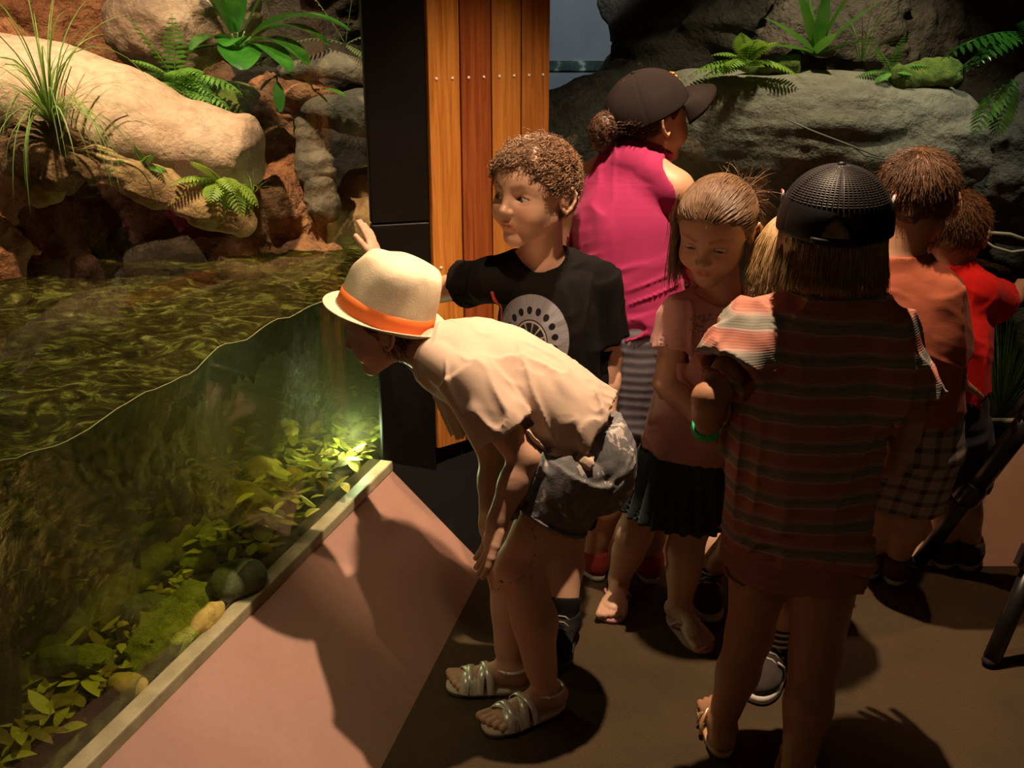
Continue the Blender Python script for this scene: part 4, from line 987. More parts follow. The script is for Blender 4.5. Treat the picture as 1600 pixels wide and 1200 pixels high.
def shoe(fig, an, f, mat, sole_mat, L=.20, high=.07, lace=None, label=None, trim=None):
    an = np.array(an,float); f = nrm((f[0],f[1],0)); sd = V(-f[1],f[0],0); g = V(an[0],an[1],0); Z = lambda z: V(0,0,z)
    so = [(rcone(g-f*.12*L+Z(.045),g+f*.1*L+Z(.045),.036,.036),'u',.02),(rcone(g+f*.0*L+Z(.05),g+f*.45*L+Z(.038),.036,.032),'u',.02),
          (ell(g+f*.50*L+Z(.034),(.052,.040,.026),[f,sd,(0,0,1)]),'u',.02),(rcone(g-f*.03*L+Z(.05),g-f*.03*L+Z(high+.02),.040,.040),'u',.015),
          (halfspace(g+Z(high+.012),(0,0,1),(-9,-9,-9),(9,9,9)),'i',0),(halfspace(g+Z(.014),(0,0,-1),(-9,-9,-9),(9,9,9)),'i',0)]
    sh = fig.garment('shoe', so, mat, .004, [fold(f,.02,.05,.002,3.)], label, cover=False)
    sole(sh, 'sole', sole_mat, an, f, L*1.08, .086, .0, .022)
    if lace:
        mb = MB()
        for i in range(4):
            c = g+f*(.16+.085*i)*L+Z(.087-.0065*i); w_ = .022
            mb.tube([c-sd*w_-Z(.010),c-sd*w_*.4+Z(.001),c+sd*w_*.4+Z(.001),c+sd*w_-Z(.010)],.0022,6)
        mb.build('lace', lace, sh)
    if trim:
        mb = MB()
        for q in (-1,1):
            for k in (0,1): mb.tube([g+f*(.06+.14*k)*L+sd*q*.037+Z(.026),g+f*(.12+.14*k)*L+sd*q*.036+Z(.055),g+f*(.2+.14*k)*L+sd*q*.024+Z(.074)],.003,6)
        mb.build('side_stripe', trim, sh)
    return sh
def pleat_ripple(n, amp, pw=1.0, seed=0.):
    return lambda t,ph: (amp*t**pw*np.sin(n*ph+seed)).astype(np.float32)
# ---------------------------------------------------------------- people
UP = V(0,0,1)
HM_brown = hair_mat('curly_brown_hair',(.085,.042,.020),(.27,.15,.075))
HM_auburn = hair_mat('auburn_hair',(.05,.018,.010),(.12,.05,.025))
HM_dark = hair_mat('dark_brown_hair',(.045,.020,.012),(.15,.075,.040))
HM_girl = hair_mat('light_brown_hair',(.12,.065,.035),(.27,.16,.085))
HM_blond = hair_mat('blond_hair',(.26,.16,.07),(.50,.34,.17))
HM_blond2 = hair_mat('golden_hair',(.34,.21,.08),(.58,.40,.19))
HM_chest = hair_mat('chestnut_hair',(.075,.036,.018),(.20,.105,.050))
HM_ginger = hair_mat('ginger_brown_hair',(.11,.05,.018),(.30,.15,.06))
M_silver = simple('silver_strap',(.78,.74,.68),rough=.36,bstr=.1,metal=.45,bs=200,bd=.0008)
M_insole = simple('pale_insole',(.55,.48,.38),rough=.6,bstr=.1)
M_darksole = simple('dark_sole',(.03,.02,.015),rough=.7,bstr=.1)
M_whitesole = simple('white_sole',(.62,.60,.56),rough=.6,bstr=.1)
M_blackcl = simple('black_cloth',(.012,.011,.011),(.018,.016,.016),6,.9,300,.3,.0012,spec=.12)

# ---- girl bending to the glass ---------------------------------
def make_bending_girl():
    f = Fig('girl in a straw hat, beige t-shirt and denim shorts bending towards the glass', P(850,1090,2.02)*V(1,1,0), SK_light)
    N0 = P(668,548,2.13)
    spine = [P(905,735,2.07),P(905,690,2.08),P(850,628,2.10),P(780,590,2.12),P(715,566,2.13),N0]
    side = V(.10,-.99,0)
    shL, shR = P(728,592,2.00), P(702,580,2.26)
    f.torso(spine,[.105,.10,.105,.115,.10,.05],[.085,.075,.085,.09,.07,.04],side,shL,shR,r=.045)
    eL,wL = P(820,716,1.95), P(778,812,1.90); eR,wR = P(768,712,2.24), P(762,815,2.14)
    f.arm(shL,eL,wL,(.041,.034,.023)); f.arm(shR,eR,wR,(.039,.031,.021))
    hL,kL,aL = P(893,745,1.99),P(812,888,1.97),PZ(853,1078,.062); hR,kR,aR = P(885,740,2.14),P(792,880,2.13),PZ(797,1042,.062)
    bk = V(1,.1,0)
    f.leg(hL,kL,aL,(.083,.053,.048,.030),bk); f.leg(hR,kR,aR,(.080,.050,.045,.029),bk)
    fL = nrm(PZ(757,1122,.01)-PZ(866,1085,.01)); fR = nrm(PZ(705,1052,.01)-PZ(812,1052,.01))
    f.foot(aL,fL,.205,.014,w_=.038); f.foot(aR,fR,.195,.014,w_=.036)
    f.head(P(603,508,2.17),(-.97,.06,-.24),(-.22,.0,.97),.222,N0,gaze=(-.8,.2,-.6),neck_r=.20,ears=(1,1))
    f.hand(wL,V(-.25,.02,-.95),V(-.9,-.35,.2),-1,.15,curl=.16,spread=.05,thumb=.5)
    f.hand(wR,V(.02,-.05,-1),V(-.95,-.2,.1),-1,.145,curl=.18,spread=.05,thumb=.4)
    f.build(.0055)
    # shirt
    sp = [P(925,668,2.08),P(858,626,2.10),P(785,588,2.12),P(718,562,2.13),P(676,548,2.13)]
    A = [.140,.138,.137,.118,.070]; B_ = [.098,.104,.112,.100,.060]
    ops = [(loft(sp,A,B_,side,5),'u',0)]
    ops += [(rcone(P(695,562,2.13),shL+V(0,0,.0),.066,.056),'u',.04),(rcone(P(695,562,2.13),shR,.066,.054),'u',.04)]
    eSL = shL+(eL-shL)*.63+V(.0,-.004,0); eSR = shR+(eR-shR)*.6
    ops += [(loft([shL-(eSL-shL)*.15,eSL],[.062,.064],[.060,.070],side,4),'u',.012),(loft([shR-(eSR-shR)*.15,eSR],[.060,.062],[.058,.062],side,4),'u',.012)]
    t = nrm(sp[0]-sp[1]); ops += [(loft([sp[0]-t*.05,sp[0]+t*.03],[.131,.133],[.089,.091],side,3),'s',0)]
    t = nrm(eSL-shL); ops += [(loft([eSL-t*.04,eSL+t*.03],[.055,.058],[.059,.062],side,3),'s',0)]
    t = nrm(eSR-shR); ops += [(loft([eSR-t*.04,eSR+t*.03],[.053,.055],[.053,.055],side,3),'s',0)]
    nd = nrm(P(603,520,2.16)-P(700,560,2.13)); ops += [(rcone(P(672,548,2.13),P(672,548,2.13)+nd*.1,.050,.075),'s',.006)]
    fl = [fold(V(.35,0,-1),.040,.26,.011,2.,mask=lambda p: np.clip((1.0-p[2])*6-.2,.12,1)), fold(V(.1,.2,-1),.028,.16,.006,7., mask=lambda p: np.clip((p[0]+.12)*6,0,1)*np.clip((.95-p[2])*7,0,1))]
    tee = f.garment('t_shirt', ops, cloth('beige_jersey',(.64,.48,.38),(.58,.43,.335),5), .0045, fl, 'loose beige cotton t-shirt')
    # shorts of washed denim with floral patches
    m = M('washed_denim'); n1 = m.noise(24,6,.65,dist=1.0); n2 = m.noise(9,3,.5,stretch=(1,1,2))
    m.color(m.mix(n2.gt(.56)*n1.gt(.54), m.ramp(n1,[(.3,(.115,.115,.125)),(.55,(.21,.205,.21)),(.75,(.34,.32,.31))]), (.62,.56,.50))); m.rough(.9); m.bump(m.noise(260,3), .35, .0015)
    ops = [(loft([P(908,668,2.08),P(918,715,2.07),P(905,768,2.06)],[.128,.136,.125],[.094,.108,.100],side,5),'u',0)]
    for h_,k_,d in ((hL,kL,-.006),(hR,kR,.004)):
        e = h_+(k_-h_)*.40; t = nrm(k_-h_)
        ops += [(loft([h_-t*.03,h_+t*.03,e],[.090,.093,.089],[.088,.092,.088],side,4),'u',.03)]
        ops += [(loft([e-t*.03,e+t*.03],[.082,.083],[.081,.082],side,3),'s',0)]
    sh = f.garment('shorts', ops, m.m, .0045, [fold(V(.3,1,.2),.03,.16,.006,3.),fold(V(0,.3,1),.025,.10,.003,1.)], 'washed grey denim shorts with pale frayed patches')
    for h_,k_ in ((hL,kL),(hR,kR)):
        e = h_+(k_-h_)*.395; t = nrm(k_-h_); s1 = nrm(side-t*np.dot(side,t)); s2 = np.cross(t,s1); mb = MB()
        mb.tube([e+s1*.0895*math.cos(a)+s2*.0885*math.sin(a) for a in np.linspace(0,2*math.pi,41)],.0048,8,cap=False); mb.build('cuff', m.m, sh)
    # sandals
    for an,fd,L in ((aL,fL,.205),(aR,fR,.195)):
        sd = V(-fd[1],fd[0],0); g = V(an[0],an[1],0); Z = lambda z: V(0,0,z)
        so = sole(f.root,'sandal',M_insole,an,fd,L*1.07,.086,.004,.016,back=.24); so['label'] = 'silver strappy sandal'
        sole(so,'outsole',M_darksole,an,fd,L*1.08,.090,.0,.006)
        mb = MB()
        def strap(a,b,hh,w_=.011,fa=0,fb=0,base=.014):
            """arched band across the foot from side a to side b (along-foot positions)"""
            pts = []
            for i in range(13):
                u = -1+2*i/12; x = a+(b-a)*(i/12); z = base+hh*math.sqrt(max(0,1-abs(u)**2.6)); pts.append(g+fd*x*L+sd*u*.0435+Z(z))
            vs = []
            for i,p in enumerate(pts):
                t = nrm(pts[min(i+1,12)]-pts[max(i-1,0)]); n_ = nrm(p-(g+fd*(a+b)/2*L+Z(.0))); w2 = nrm(np.cross(t,n_))*w_/2
                vs += [p-w2+n_*.0005,p+w2+n_*.0005,p+w2*.9+n_*.0028,p-w2*.9+n_*.0028]
            fs = []
            for i in range(12):
                for k in range(4): fs.append((i*4+k,i*4+(k+1)%4,(i+1)*4+(k+1)%4,(i+1)*4+k))
            mb.add(vs,fs)
        strap(.42,.58,.034,.027); strap(.60,.40,.036,.026); strap(.50,.50,.040,.018); strap(.26,.38,.048,.020); strap(.36,.24,.051,.018)
        mb.build('strap', M_silver, so)
        mb = MB(); r_ = .034
        ring = [g+Z(.066)+fd*(math.cos(a)*r_*1.15-.004)+sd*math.sin(a)*r_ for a in np.linspace(0,2*math.pi,29)]
        mb.tube(ring,.0045,6,cap=False); mb.tube([g-fd*.20*L+Z(.016),g-fd*.205*L+Z(.045),g-fd*.165*L+Z(.066)],.005,6)
        mb.build('ankle_strap', M_silver, so)
        mb = MB(); mb.tube([g+Z(.066)+fd*.012+sd*s_*.036+Z(q) for s_,q in ((np.sign(-fd[0]*0+1),.007),(1,-.007))],.0035,6); mb.build('buckle', M_silver, so)
    # hair
    line = [-.34,-.34,-.36,-.26,-.10,-.02,.10,.24,.32,.4]
    r_,n_ = scalp(2200,3,line,1.04); k_ = (r_[:,2] < -.06); r_ = r_[k_]; n_ = n_[k_]
    strands(f,'hair',HM_auburn,r_,n_*.12+np.array([0,-.35,-.9]),.26,9,.0010,.06,curl=.010,seed=4,mass=hair_mass(f,.015,line,seed=2.,grooves=.003))
    # hat
    hat_t = -.60; hc = f.hp(.0,-.075,.185); cu = nrm(f.U*math.cos(hat_t)+f.F*math.sin(hat_t)); cf = nrm(np.cross(f.Lf,cu)); cf = cf if np.dot(cf,f.F) > 0 else -cf
    H = f.H; mat_hat = simple('straw_hat',(.70,.58,.40),(.78,.67,.49),18,.85,260,.5,.0016)
    def hp2(x,y,z): return hc+H*(x*f.Lf+y*cf+z*cu)
    def ringshell(prof, name, mat, parent, n=72, mod=None):
        vs = []; fs = []; m_ = len(prof)
        for (ra,rb,z) in prof:
            ra *= .96; rb *= .925
            for i in range(n):
                a = 2*math.pi*i/n; x = ra*math.cos(a); y = rb*math.sin(a); zz = z
                if mod: x,y,zz = mod(x,y,z,a)
                vs.append(hp2(x,y,zz))
        for j in range(m_-1):
            for i in range(n): fs.append((j*n+i,j*n+(i+1)%n,(j+1)*n+(i+1)%n,(j+1)*n+i))
        mb = MB(); mb.add(vs,fs); o = mb.build(name, mat, parent); return o
    def crown_mod(x,y,z,a):
        t = max(0,z)/.55
        k = 1-.16*t*math.exp(-((abs(math.sin(a))-.62)/.28)**2)*(1 if y > 0 else .25)
        rr = math.hypot(x/.43,y/.50)
        if z > .30: z = z-.10*math.exp(-(x/.11)**2)*min(1,(z-.30)/.16)*(1-.35*max(0,-y)/.4)+.03*(-y)
        z = z+.030*float(vnoise(np.array(x*5.),np.array(y*5.),np.array(z*5.+3))); 
        d = 1+.07*t*float(vnoise(np.array(x*4.+9),np.array(y*4.),np.array(z*5.)))-.035*t*math.exp(-(float(vnoise(np.array(x*5.+2),np.array(y*5.),np.array(z*8.)))/.12)**2)
        return x*k*d,y*k*d,z
    prof = [(.445,.525,-.10),(.443,.522,-.02),(.437,.515,.07),(.430,.507,.16),(.420,.497,.25),(.410,.485,.34),(.397,.470,.42),(.372,.442,.480),(.325,.385,.515),(.25,.295,.53),(.16,.19,.535),(.08,.095,.535),(.004,.005,.535)]
    hat = ringshell(prof,'hat',mat_hat,f.root,mod=crown_mod); hat['label'] = 'straw coloured short brimmed hat'
    so_ = hat.modifiers.new('thick','SOLIDIFY'); so_.thickness = .003; ss = hat.modifiers.new('sub','SUBSURF'); ss.levels = 1; ss.render_levels = 1
    def brim_mod(x,y,z,a):
        rr = math.hypot(x/.445,y/.525)-1
        z = z+.10*rr*rr*4*(0.35+.65*abs(math.cos(a)))-.22*rr*max(0,math.sin(a))+.04*rr+(.30*rr*max(0,-math.sin(a)))
        return x,y,z
    bp_ = [(.445+.16*t,.525+.175*t,-.10) for t in (0,.15,.35,.55,.75,.9,1.0)]
    br = ringshell(bp_,'brim',mat_hat,hat,mod=brim_mod); so_ = br.modifiers.new('thick','SOLIDIFY'); so_.thickness = .004; ss = br.modifiers.new('sub','SUBSURF'); ss.levels = 1; ss.render_levels = 1
    mb = [(.455,.538,-.098),(.470,.552,-.085),(.467,.549,.0),(.462,.541,.062),(.445,.522,.072)]
    bd = ringshell(mb,'hat_band',simple('orange_ribbon',(.80,.17,.03),rough=.6,bs=300,bstr=.2,bd=.001),hat); bd['label'] = 'orange ribbon band'
    return f

# ---- boy in black t-shirt ---------------------------------------
def tee_print_mat():
    m = M('black_tee_print'); x,y,z = m.xyz()
    return m
def make_boy():
    base = P(880,985,2.31)*V(1,1,0)
    f = Fig('curly haired boy in a black t-shirt with grey print, one hand on the glass', base, SK_light)
    N0 = P(848,408,2.385); side = V(.94,-.34,0); Fw = V(-.34,-.94,0)
    spine = [P(862,700,2.36),P(858,600,2.37),P(855,520,2.38),P(852,455,2.385),N0]
    shR, shL = P(772,436,2.35), P(928,440,2.42)
    f.torso(spine,[.10,.095,.105,.10,.05],[.075,.07,.08,.07,.045],side,shL,shR,r=.043)
    eR,wR = P(672,456,2.47), P(592,412,2.625); eL,wL = P(952,560,2.43), P(948,650,2.36)
    f.arm(shR,eR,wR,(.040,.032,.021)); f.arm(shL,eL,wL,(.041,.032,.022))
    hR,kR,aR = P(835,705,2.33),P(828,815,2.33),PZ(842,935,.07); hL,kL,aL = P(890,705,2.40),P(884,830,2.37),PZ(882,962,.07)
    f.leg(hR,kR,aR,back=-Fw); f.leg(hL,kL,aL,back=-Fw)
    f.head(P(833,301,2.33),(-.66,-.75,.0),(0,-.02,1),.238,N0,gaze=(-.90,-.42,-.08),neck_r=.205,lids=.005,hair_brow=(.34,.24,.18))
    f.hand(wR,V(-.25,.35,.62),V(-.957,.29,.0),1,.14,curl=.08,spread=.16)
    f.hand(wL,V(-.1,-.3,-.95),V(-.9,.2,.1),1,.14,curl=.35)
    f.build(.0055)
    sp = [P(860,705,2.36),P(858,600,2.37),P(855,510,2.375),P(852,440,2.385),P(850,416,2.385)]
    ops = [(loft(sp,[.130,.126,.126,.108,.065],[.098,.096,.100,.078,.055],side,5),'u',0)]
    ops += [(rcone(P(850,432,2.385),shL,.052,.052),'u',.04),(rcone(P(850,432,2.385),shR,.052,.050),'u',.04)]
    eSL = shL+(eL-shL)*.70; eSR = shR+(eR-shR)*.48
    ops += [(loft([shL,eSL],[.056,.060],[.056,.062],side,4),'u',.03),(loft([shR,eSR],[.052,.058],[.052,.060],(0,0,1),4),'u',.03)]
    for e,s_,r0 in ((eSL,shL,.054),(eSR,shR,.052)):
        t = nrm(e-s_); sd_ = side if s_ is shL else V(0,0,1); ops += [(loft([e-t*.04,e+t*.03],[r0-.001,r0],[r0,r0+.002],sd_,3),'s',0)]
    ops += [(rcone(P(845,392,2.365),P(842,330,2.35),.060,.085),'s',.008)]
    # printed disc
    m = M('black_tee'); pc = P(829,532,2.29)-base; x,y,z = m.xyz()
    u = (x-float(pc[0]))*float(side[0])+(y-float(pc[1]))*float(side[1]); v = (z-float(pc[2]))*.84
    r2 = (u*u+v*v).sqrt(); R_ = .093; rr = r2/R_; an = v.atan2(u)
    ring_oval = ((an*(17/6.2832)+100.0).frac()-.5).abs(); oval = ((ring_oval/.30)*(ring_oval/.30)+((rr-.66)/.085)*((rr-.66)/.085)).lt(1.0)*v.gt(-.012)
    disc = rr.lt(1.0); seam = ((an*(34/6.2832)+100.0).frac()-.5).abs().lt(.04)*rr.gt(.76)
    inner = rr.lt(.47); 
    er = ((u/.038)*(u/.038)+((v+.012)/.022)*((v+.012)/.022)); lens1 = er.lt(1.0); lensl = er.gt(1.0)*er.lt(1.35); nose = (u.abs().lt(.006)*v.gt(-.012)*v.lt(.014)); arc = ((rr-.42).abs().lt(.022))*v.gt(-.02); rays = ((an*(11/6.2832)+100.0).frac()-.5).abs().lt(.09)*rr.gt(.18)*rr.lt(.42)*v.gt(0.004)
    front = (x*float(Fw[0])+y*float(Fw[1])).gt(float(np.dot(pc,Fw))-.085)
    g1 = m.mix(m.noise(70,4), (.19,.20,.235), (.25,.26,.30)); 
    c_ = m.mix(seam.clamp(), g1, (.15,.16,.19)); c_ = m.mix(oval, c_, (.012,.012,.016)); c_ = m.mix(inner, c_, (.020,.020,.025))
    c_ = m.mix((lensl+arc+rays+nose).clamp()*inner, c_, (.33,.32,.31)); c_ = m.mix(lens1, c_, (.06,.06,.07))
    ru = (u+.090).abs().lt(.0035)*v.gt(-.02)*v.lt(.10); 
    blk = m.mix(m.noise(8,4), (.0045,.004,.004), (.008,.007,.0065))
    c_ = m.mix(disc*front, blk, c_); c_ = m.mix(ru*front, c_, (.62,.10,.07)); m.color(c_); m.rough(.9); m.set(Specular_IOR_Level=.12); m.bump(m.noise(320,3), .25, .0012)
    f.garment('t_shirt', ops, m.m, .0045, [fold(V(.1,0,1),.05,.3,.008,3.),fold(V(1,0,.6),.05,.2,.004,8.)], 'black t-shirt with a grey round print')
    # shorts, socks, shoes
    ops = [(loft([P(860,650,2.36),P(862,720,2.36)],[.115,.120],[.088,.092],side,4),'u',0)]
    for h_,k_ in ((hR,kR),(hL,kL)):
        e = h_+(k_-h_)*.9; t = nrm(k_-h_); ops += [(loft([h_-t*.02,e],[.080,.078],[.082,.078],side,4),'u',.03),(loft([e-t*.03,e+t*.03],[.071,.072],[.071,.072],side,3),'s',0)]
    f.garment('shorts', ops, M_blackcl, .006, [fold(V(0,0,1),.04,.2,.006,5.)], 'dark knee length shorts')
    for an,k_ in ((aR,kR),(aL,kL)):
        e = an+(k_-an)*.24; t = nrm(k_-an)
        f.garment('sock', [(rcone(an-V(0,0,.02),e,.038,.042),'u',0),(halfspace(e-t*.004,t,(-9,-9,-9),(9,9,9)),'i',0)], M_blackcl, .004, label='black sock')
        shoe(f, an, V(-.25,-.95,0), M_blackcl, M_darksole, .20, lace=simple('grey_lace',(.28,.27,.2),rough=.8,bstr=0))
    # curly hair
    line = [-.22,-.22,-.16,.06,.08,.04,.19,.30,.355,.39]
    r_,n_ = scalp(4200,5,line,1.10); d = n_*.16+np.array([-.25,.9,-.1]); d = d-n_*np.sum(d*n_,1)[:,None]*.8
    strands(f,'hair',HM_brown,r_,d,.15,12,.0012,.04,curl=.020,curl_f=8,seed=6,jit=.30,hug=1.11,mass=hair_mass(f,.026,line,seed=4.,grooves=.010,noise_s=.11))
    return f

# ---- woman in pink tank top -------------------------------------
def make_woman():
    base = P(975,860,2.52)*V(1,1,0)
    f = Fig('person with a brown bun, dark cap and magenta tank top at the right window', base, SK_mid)
    Fw = nrm(V(.22,.97,0)); side = nrm(V(-.97,.22,0)); N0 = P(985,250,2.67)
    spine = [P(1005,600,2.58),P(1000,530,2.58),P(985,440,2.60),P(975,350,2.65),P(980,285,2.68),N0]
    shL, shR = P(912,292,2.72), P(1052,298,2.62)
    f.torso(spine,[.15,.145,.112,.125,.105,.055],[.115,.11,.085,.095,.075,.05],side,shL,shR,r=.050)
    eL,wL = P(882,420,2.75),P(905,500,2.92); eR,wR = P(1085,410,2.64),P(1100,440,2.88)
    f.arm(shL,eL,wL,(.050,.040,.027)); f.arm(shR,eR,wR,(.052,.040,.027))
    hL,kL,aL = P(965,610,2.60),P(955,730,2.58),PZ(928,858,.08); hR,kR,aR = P(1040,610,2.55),P(1030,735,2.55),PZ(1015,862,.08)
    f.leg(hL,kL,aL,(.09,.06,.055,.036),-Fw); f.leg(hR,kR,aR,(.09,.06,.055,.036),-Fw)
    f.head(P(1018,186,2.72),(.88,.46,.02),(.06,.06,.99),.236,N0,gaze=None,neck_r=.21)
    f.hand(wL,V(.2,.9,-.1),V(0,0,-1),1,.17,curl=.3); f.hand(wR,V(-.1,.9,-.1),V(0,0,-1),-1,.17,curl=.3)
    f.build(.0065,.0032)
    sp = [P(1000,500,2.585),P(990,450,2.595),P(978,360,2.645),P(978,290,2.675),P(983,256,2.68)]
    ops = [(loft(sp,[.142,.128,.140,.100,.070],[.110,.100,.110,.082,.055],side,5),'u',0),
           (rcone(P(983,262,2.68),shL*.85+P(983,262,2.68)*.15,.062,.060),'u',.03),(rcone(P(983,262,2.68),shR*.85+P(983,262,2.68)*.15,.062,.060),'u',.03),
           (rcone(shL+side*.008+V(0,0,.06),shL+side*.030-V(0,0,.075),.064,.062),'s',.012),(rcone(shR-side*.030+V(0,0,.06),shR-side*.050-V(0,0,.075),.062,.062),'s',.012),
           (rcone(P(989,236,2.71),P(1000,195,2.72),.057,.080),'s',.008),
           (loft([sp[0]+V(0,0,.04),sp[0]-V(0,0,.03)],[.127,.135],[.095,.103],side,3),'s',0)]
    f.garment('tank_top', ops, cloth('magenta_jersey',(.37,.028,.115),(.30,.022,.092),5), .0048, [fold(V(.05,0,1),.040,.30,.009,4.,mask=lambda p: np.clip((p[2]-.95)*6+.3,.3,1)),fold(V(1,.2,.35),.030,.25,.014,6.,mask=lambda p: np.clip((1.02-p[2])*7,0,1))], 'magenta tank top')
    m = M('grey_stretch'); x,y,z = m.xyz(); wv = ((z+m.noise(7,3)*.03)*260).sin()*.5+.5; m.color(m.mix(wv*m.noise(10,3), (.085,.075,.10), (.26,.235,.27))); m.rough(.9); m.bump(wv,.4,.002)
    ops = [(loft([P(998,490,2.585),P(1003,560,2.58),P(1005,660,2.57)],[.132,.158,.165],[.10,.125,.128],side,5),'u',0),(loft([P(1003,640,2.57),P(1005,670,2.57)],[.150,.158],[.115,.120],side,3),'s',0)]
    f.garment('shorts', ops, m.m, .006, [fold(V(0,0,1),.05,.2,.006,1.)], 'grey crinkled shorts')
    for an in (aL,aR): shoe(f, an, V(.0,1,0) if an is aR else V(-.3,.95,0), cloth('red_shoe',(.30,.04,.03)), M_whitesole, .23)
    line = [-.30,-.30,-.26,-.18,-.02,.0,.14,.26,.32,.4]
    bun = [ell(f.hp(.02,-.60,-.08),(.15*f.H,.165*f.H,.185*f.H),[f.Lf,f.F,f.U]),rcone(f.hp(0,-.42,.03),f.hp(.0,-.55,.0),.07*f.H,.10*f.H),ell(f.hp(.03,-.62,-.22),(.11*f.H,.12*f.H,.10*f.H),[f.Lf,f.F,f.U])]
    r_,n_ = scalp(1600,8,line,1.05); k_ = (r_[:,2] < .03); r_ = r_[k_]; n_ = n_[k_]; rs = np.random.RandomState(2)
    q = rs.randn(600,3); q /= np.linalg.norm(q,axis=1)[:,None]; rb = np.array([.02,-.60,-.08])+q*np.array([.15,.165,.185])
    db = np.cross(q,np.array([1,.3,.2]))
    strands(f,'hair',HM_dark,np.concatenate([r_,rb]),np.concatenate([np.array([0,-.6,.05])+n_*.05,db]),np.concatenate([np.full(len(r_),.16),np.full(600,.10)]),9,.0012,.03,curl=.010,seed=9,mass=hair_mass(f,.02,line,extra=bun,grooves=.005,gdir=nrm(f.F*.5+f.U),seed=3.))
    # cap
    make_cap(f,'cap',simple('dark_brown_cap',(.016,.011,.010),(.022,.016,.014),12,.9,260,.3,.001,spec=.12),fwd_tilt=-.42,size=1.10,logo=True)
    mb = MB(); c = f.neck*.62+f.hp(0,-.13,-.22)*.38; ax = nrm(f.hp(0,-.13,-.22)-f.neck); a = nrm(np.cross(ax,(1,0,0))); b_ = np.cross(ax,a)
    mb.tube([c+.060*(math.cos(t)*a+math.sin(t)*b_)+V(0,0,-.012*math.sin(t*1)) for t in np.linspace(0,2*math.pi,33)],.0016,5,cap=False); mb.build('necklace',M_darksole,f.root)
    return f

def make_cap(f, name, mat, fwd_tilt=0., size=1.1, logo=False, backward=False, mesh=False, parent=None, low=.06):
    """baseball cap: dome, peak, seams, button, back opening and strap; parts are children"""
    H = f.H; cu = nrm(f.U+f.F*fwd_tilt); cf = nrm(f.F-cu*np.dot(f.F,cu))*(-1 if backward else 1); lf = np.cross(cu,cf)
    c0 = f.hp(0,-.06,low)
    ra, rb, rz = .395*size, .465*size, .44*size
    pt = lambda th,ph: c0+H*(ra*math.cos(th)*math.cos(ph)*lf+rb*math.cos(th)*math.sin(ph)*cf+rz*(math.sin(th)**.92)*cu)
    n, k = 144, 40; vs = []; fs = []
    for j in range(k+1):
        th = j/k*(math.pi/2-.0005)
        for i in range(n):
            ph = 2*math.pi*i/n; p = pt(th,ph)
            sm = min(abs(((ph-math.pi/2)/(math.pi/3))%1), 1-abs(((ph-math.pi/2)/(math.pi/3))%1)); p = p-nrm(p-c0)*.0016*math.exp(-(sm/.03)**2)
            vs.append(p)
    for j in range(k):
        for i in range(n):
            ph = 2*math.pi*(i+.5)/n; d = abs(((ph-1.5*math.pi+math.pi)%(2*math.pi))-math.pi)
            if j/k*90 < 19*math.sqrt(max(0,1-(d/.27)**2)) and j > 0: continue          # rear opening above the strap
            fs.append((j*n+i,j*n+(i+1)%n,(j+1)*n+(i+1)%n,(j+1)*n+i))
    mb = MB(); mb.add(vs,fs); o = mb.build(name, mat, parent or f.root); so = o.modifiers.new('thick','SOLIDIFY'); so.thickness = .0028; so.offset = 1
    mb = MB(); vs = []; nn, kk = 25, 9; W = .97
    for j in range(kk+1):
        t = j/kk
        for i in range(nn):
            u = -1+2*i/(nn-1); ph = math.pi/2-u*1.12; e = pt(.02,ph)
            out = cf*.36*H*size*t*(1-u*u)**.42*1.0; 
            p = e+out+cf*.0-cu*H*(.10*t*t+.05*t)*1.0-cu*H*.16*(abs(u)**2.0)*t*(.5)+cu*H*.045*t*(1-u*u)
            vs.append(p)
    fs = [(j*nn+i,j*nn+i+1,(j+1)*nn+i+1,(j+1)*nn+i) for j in range(kk) for i in range(nn-1)]
    mb.add(vs,fs); pk = mb.build('cap_peak', mat, o); so = pk.modifiers.new('thick','SOLIDIFY'); so.thickness = .004
    mb = MB(); mb.sphere(c0+cu*rz*H,(.008,.008,.005),12,6,ax=[lf,cf,cu]); mb.build('button', mat, o)
    mb = MB(); mb.tube([pt(.03,math.pi*1.5+a) for a in np.linspace(-.42,.42,13)],.0065,8); mb.build('strap', mat, o)
    if logo:
        mb = MB(); 
        for th in (.30,.42,.54): mb.tube([pt(th,math.pi/2+a)+nrm(pt(th,math.pi/2+a)-c0)*.003 for a in np.linspace(-.24,.10+.2*(th-.3),8)],.0045,6)
        mb.build('emblem', simple('orange_embroidery',(.85,.24,.03),rough=.6,bstr=.1), o)
    return o

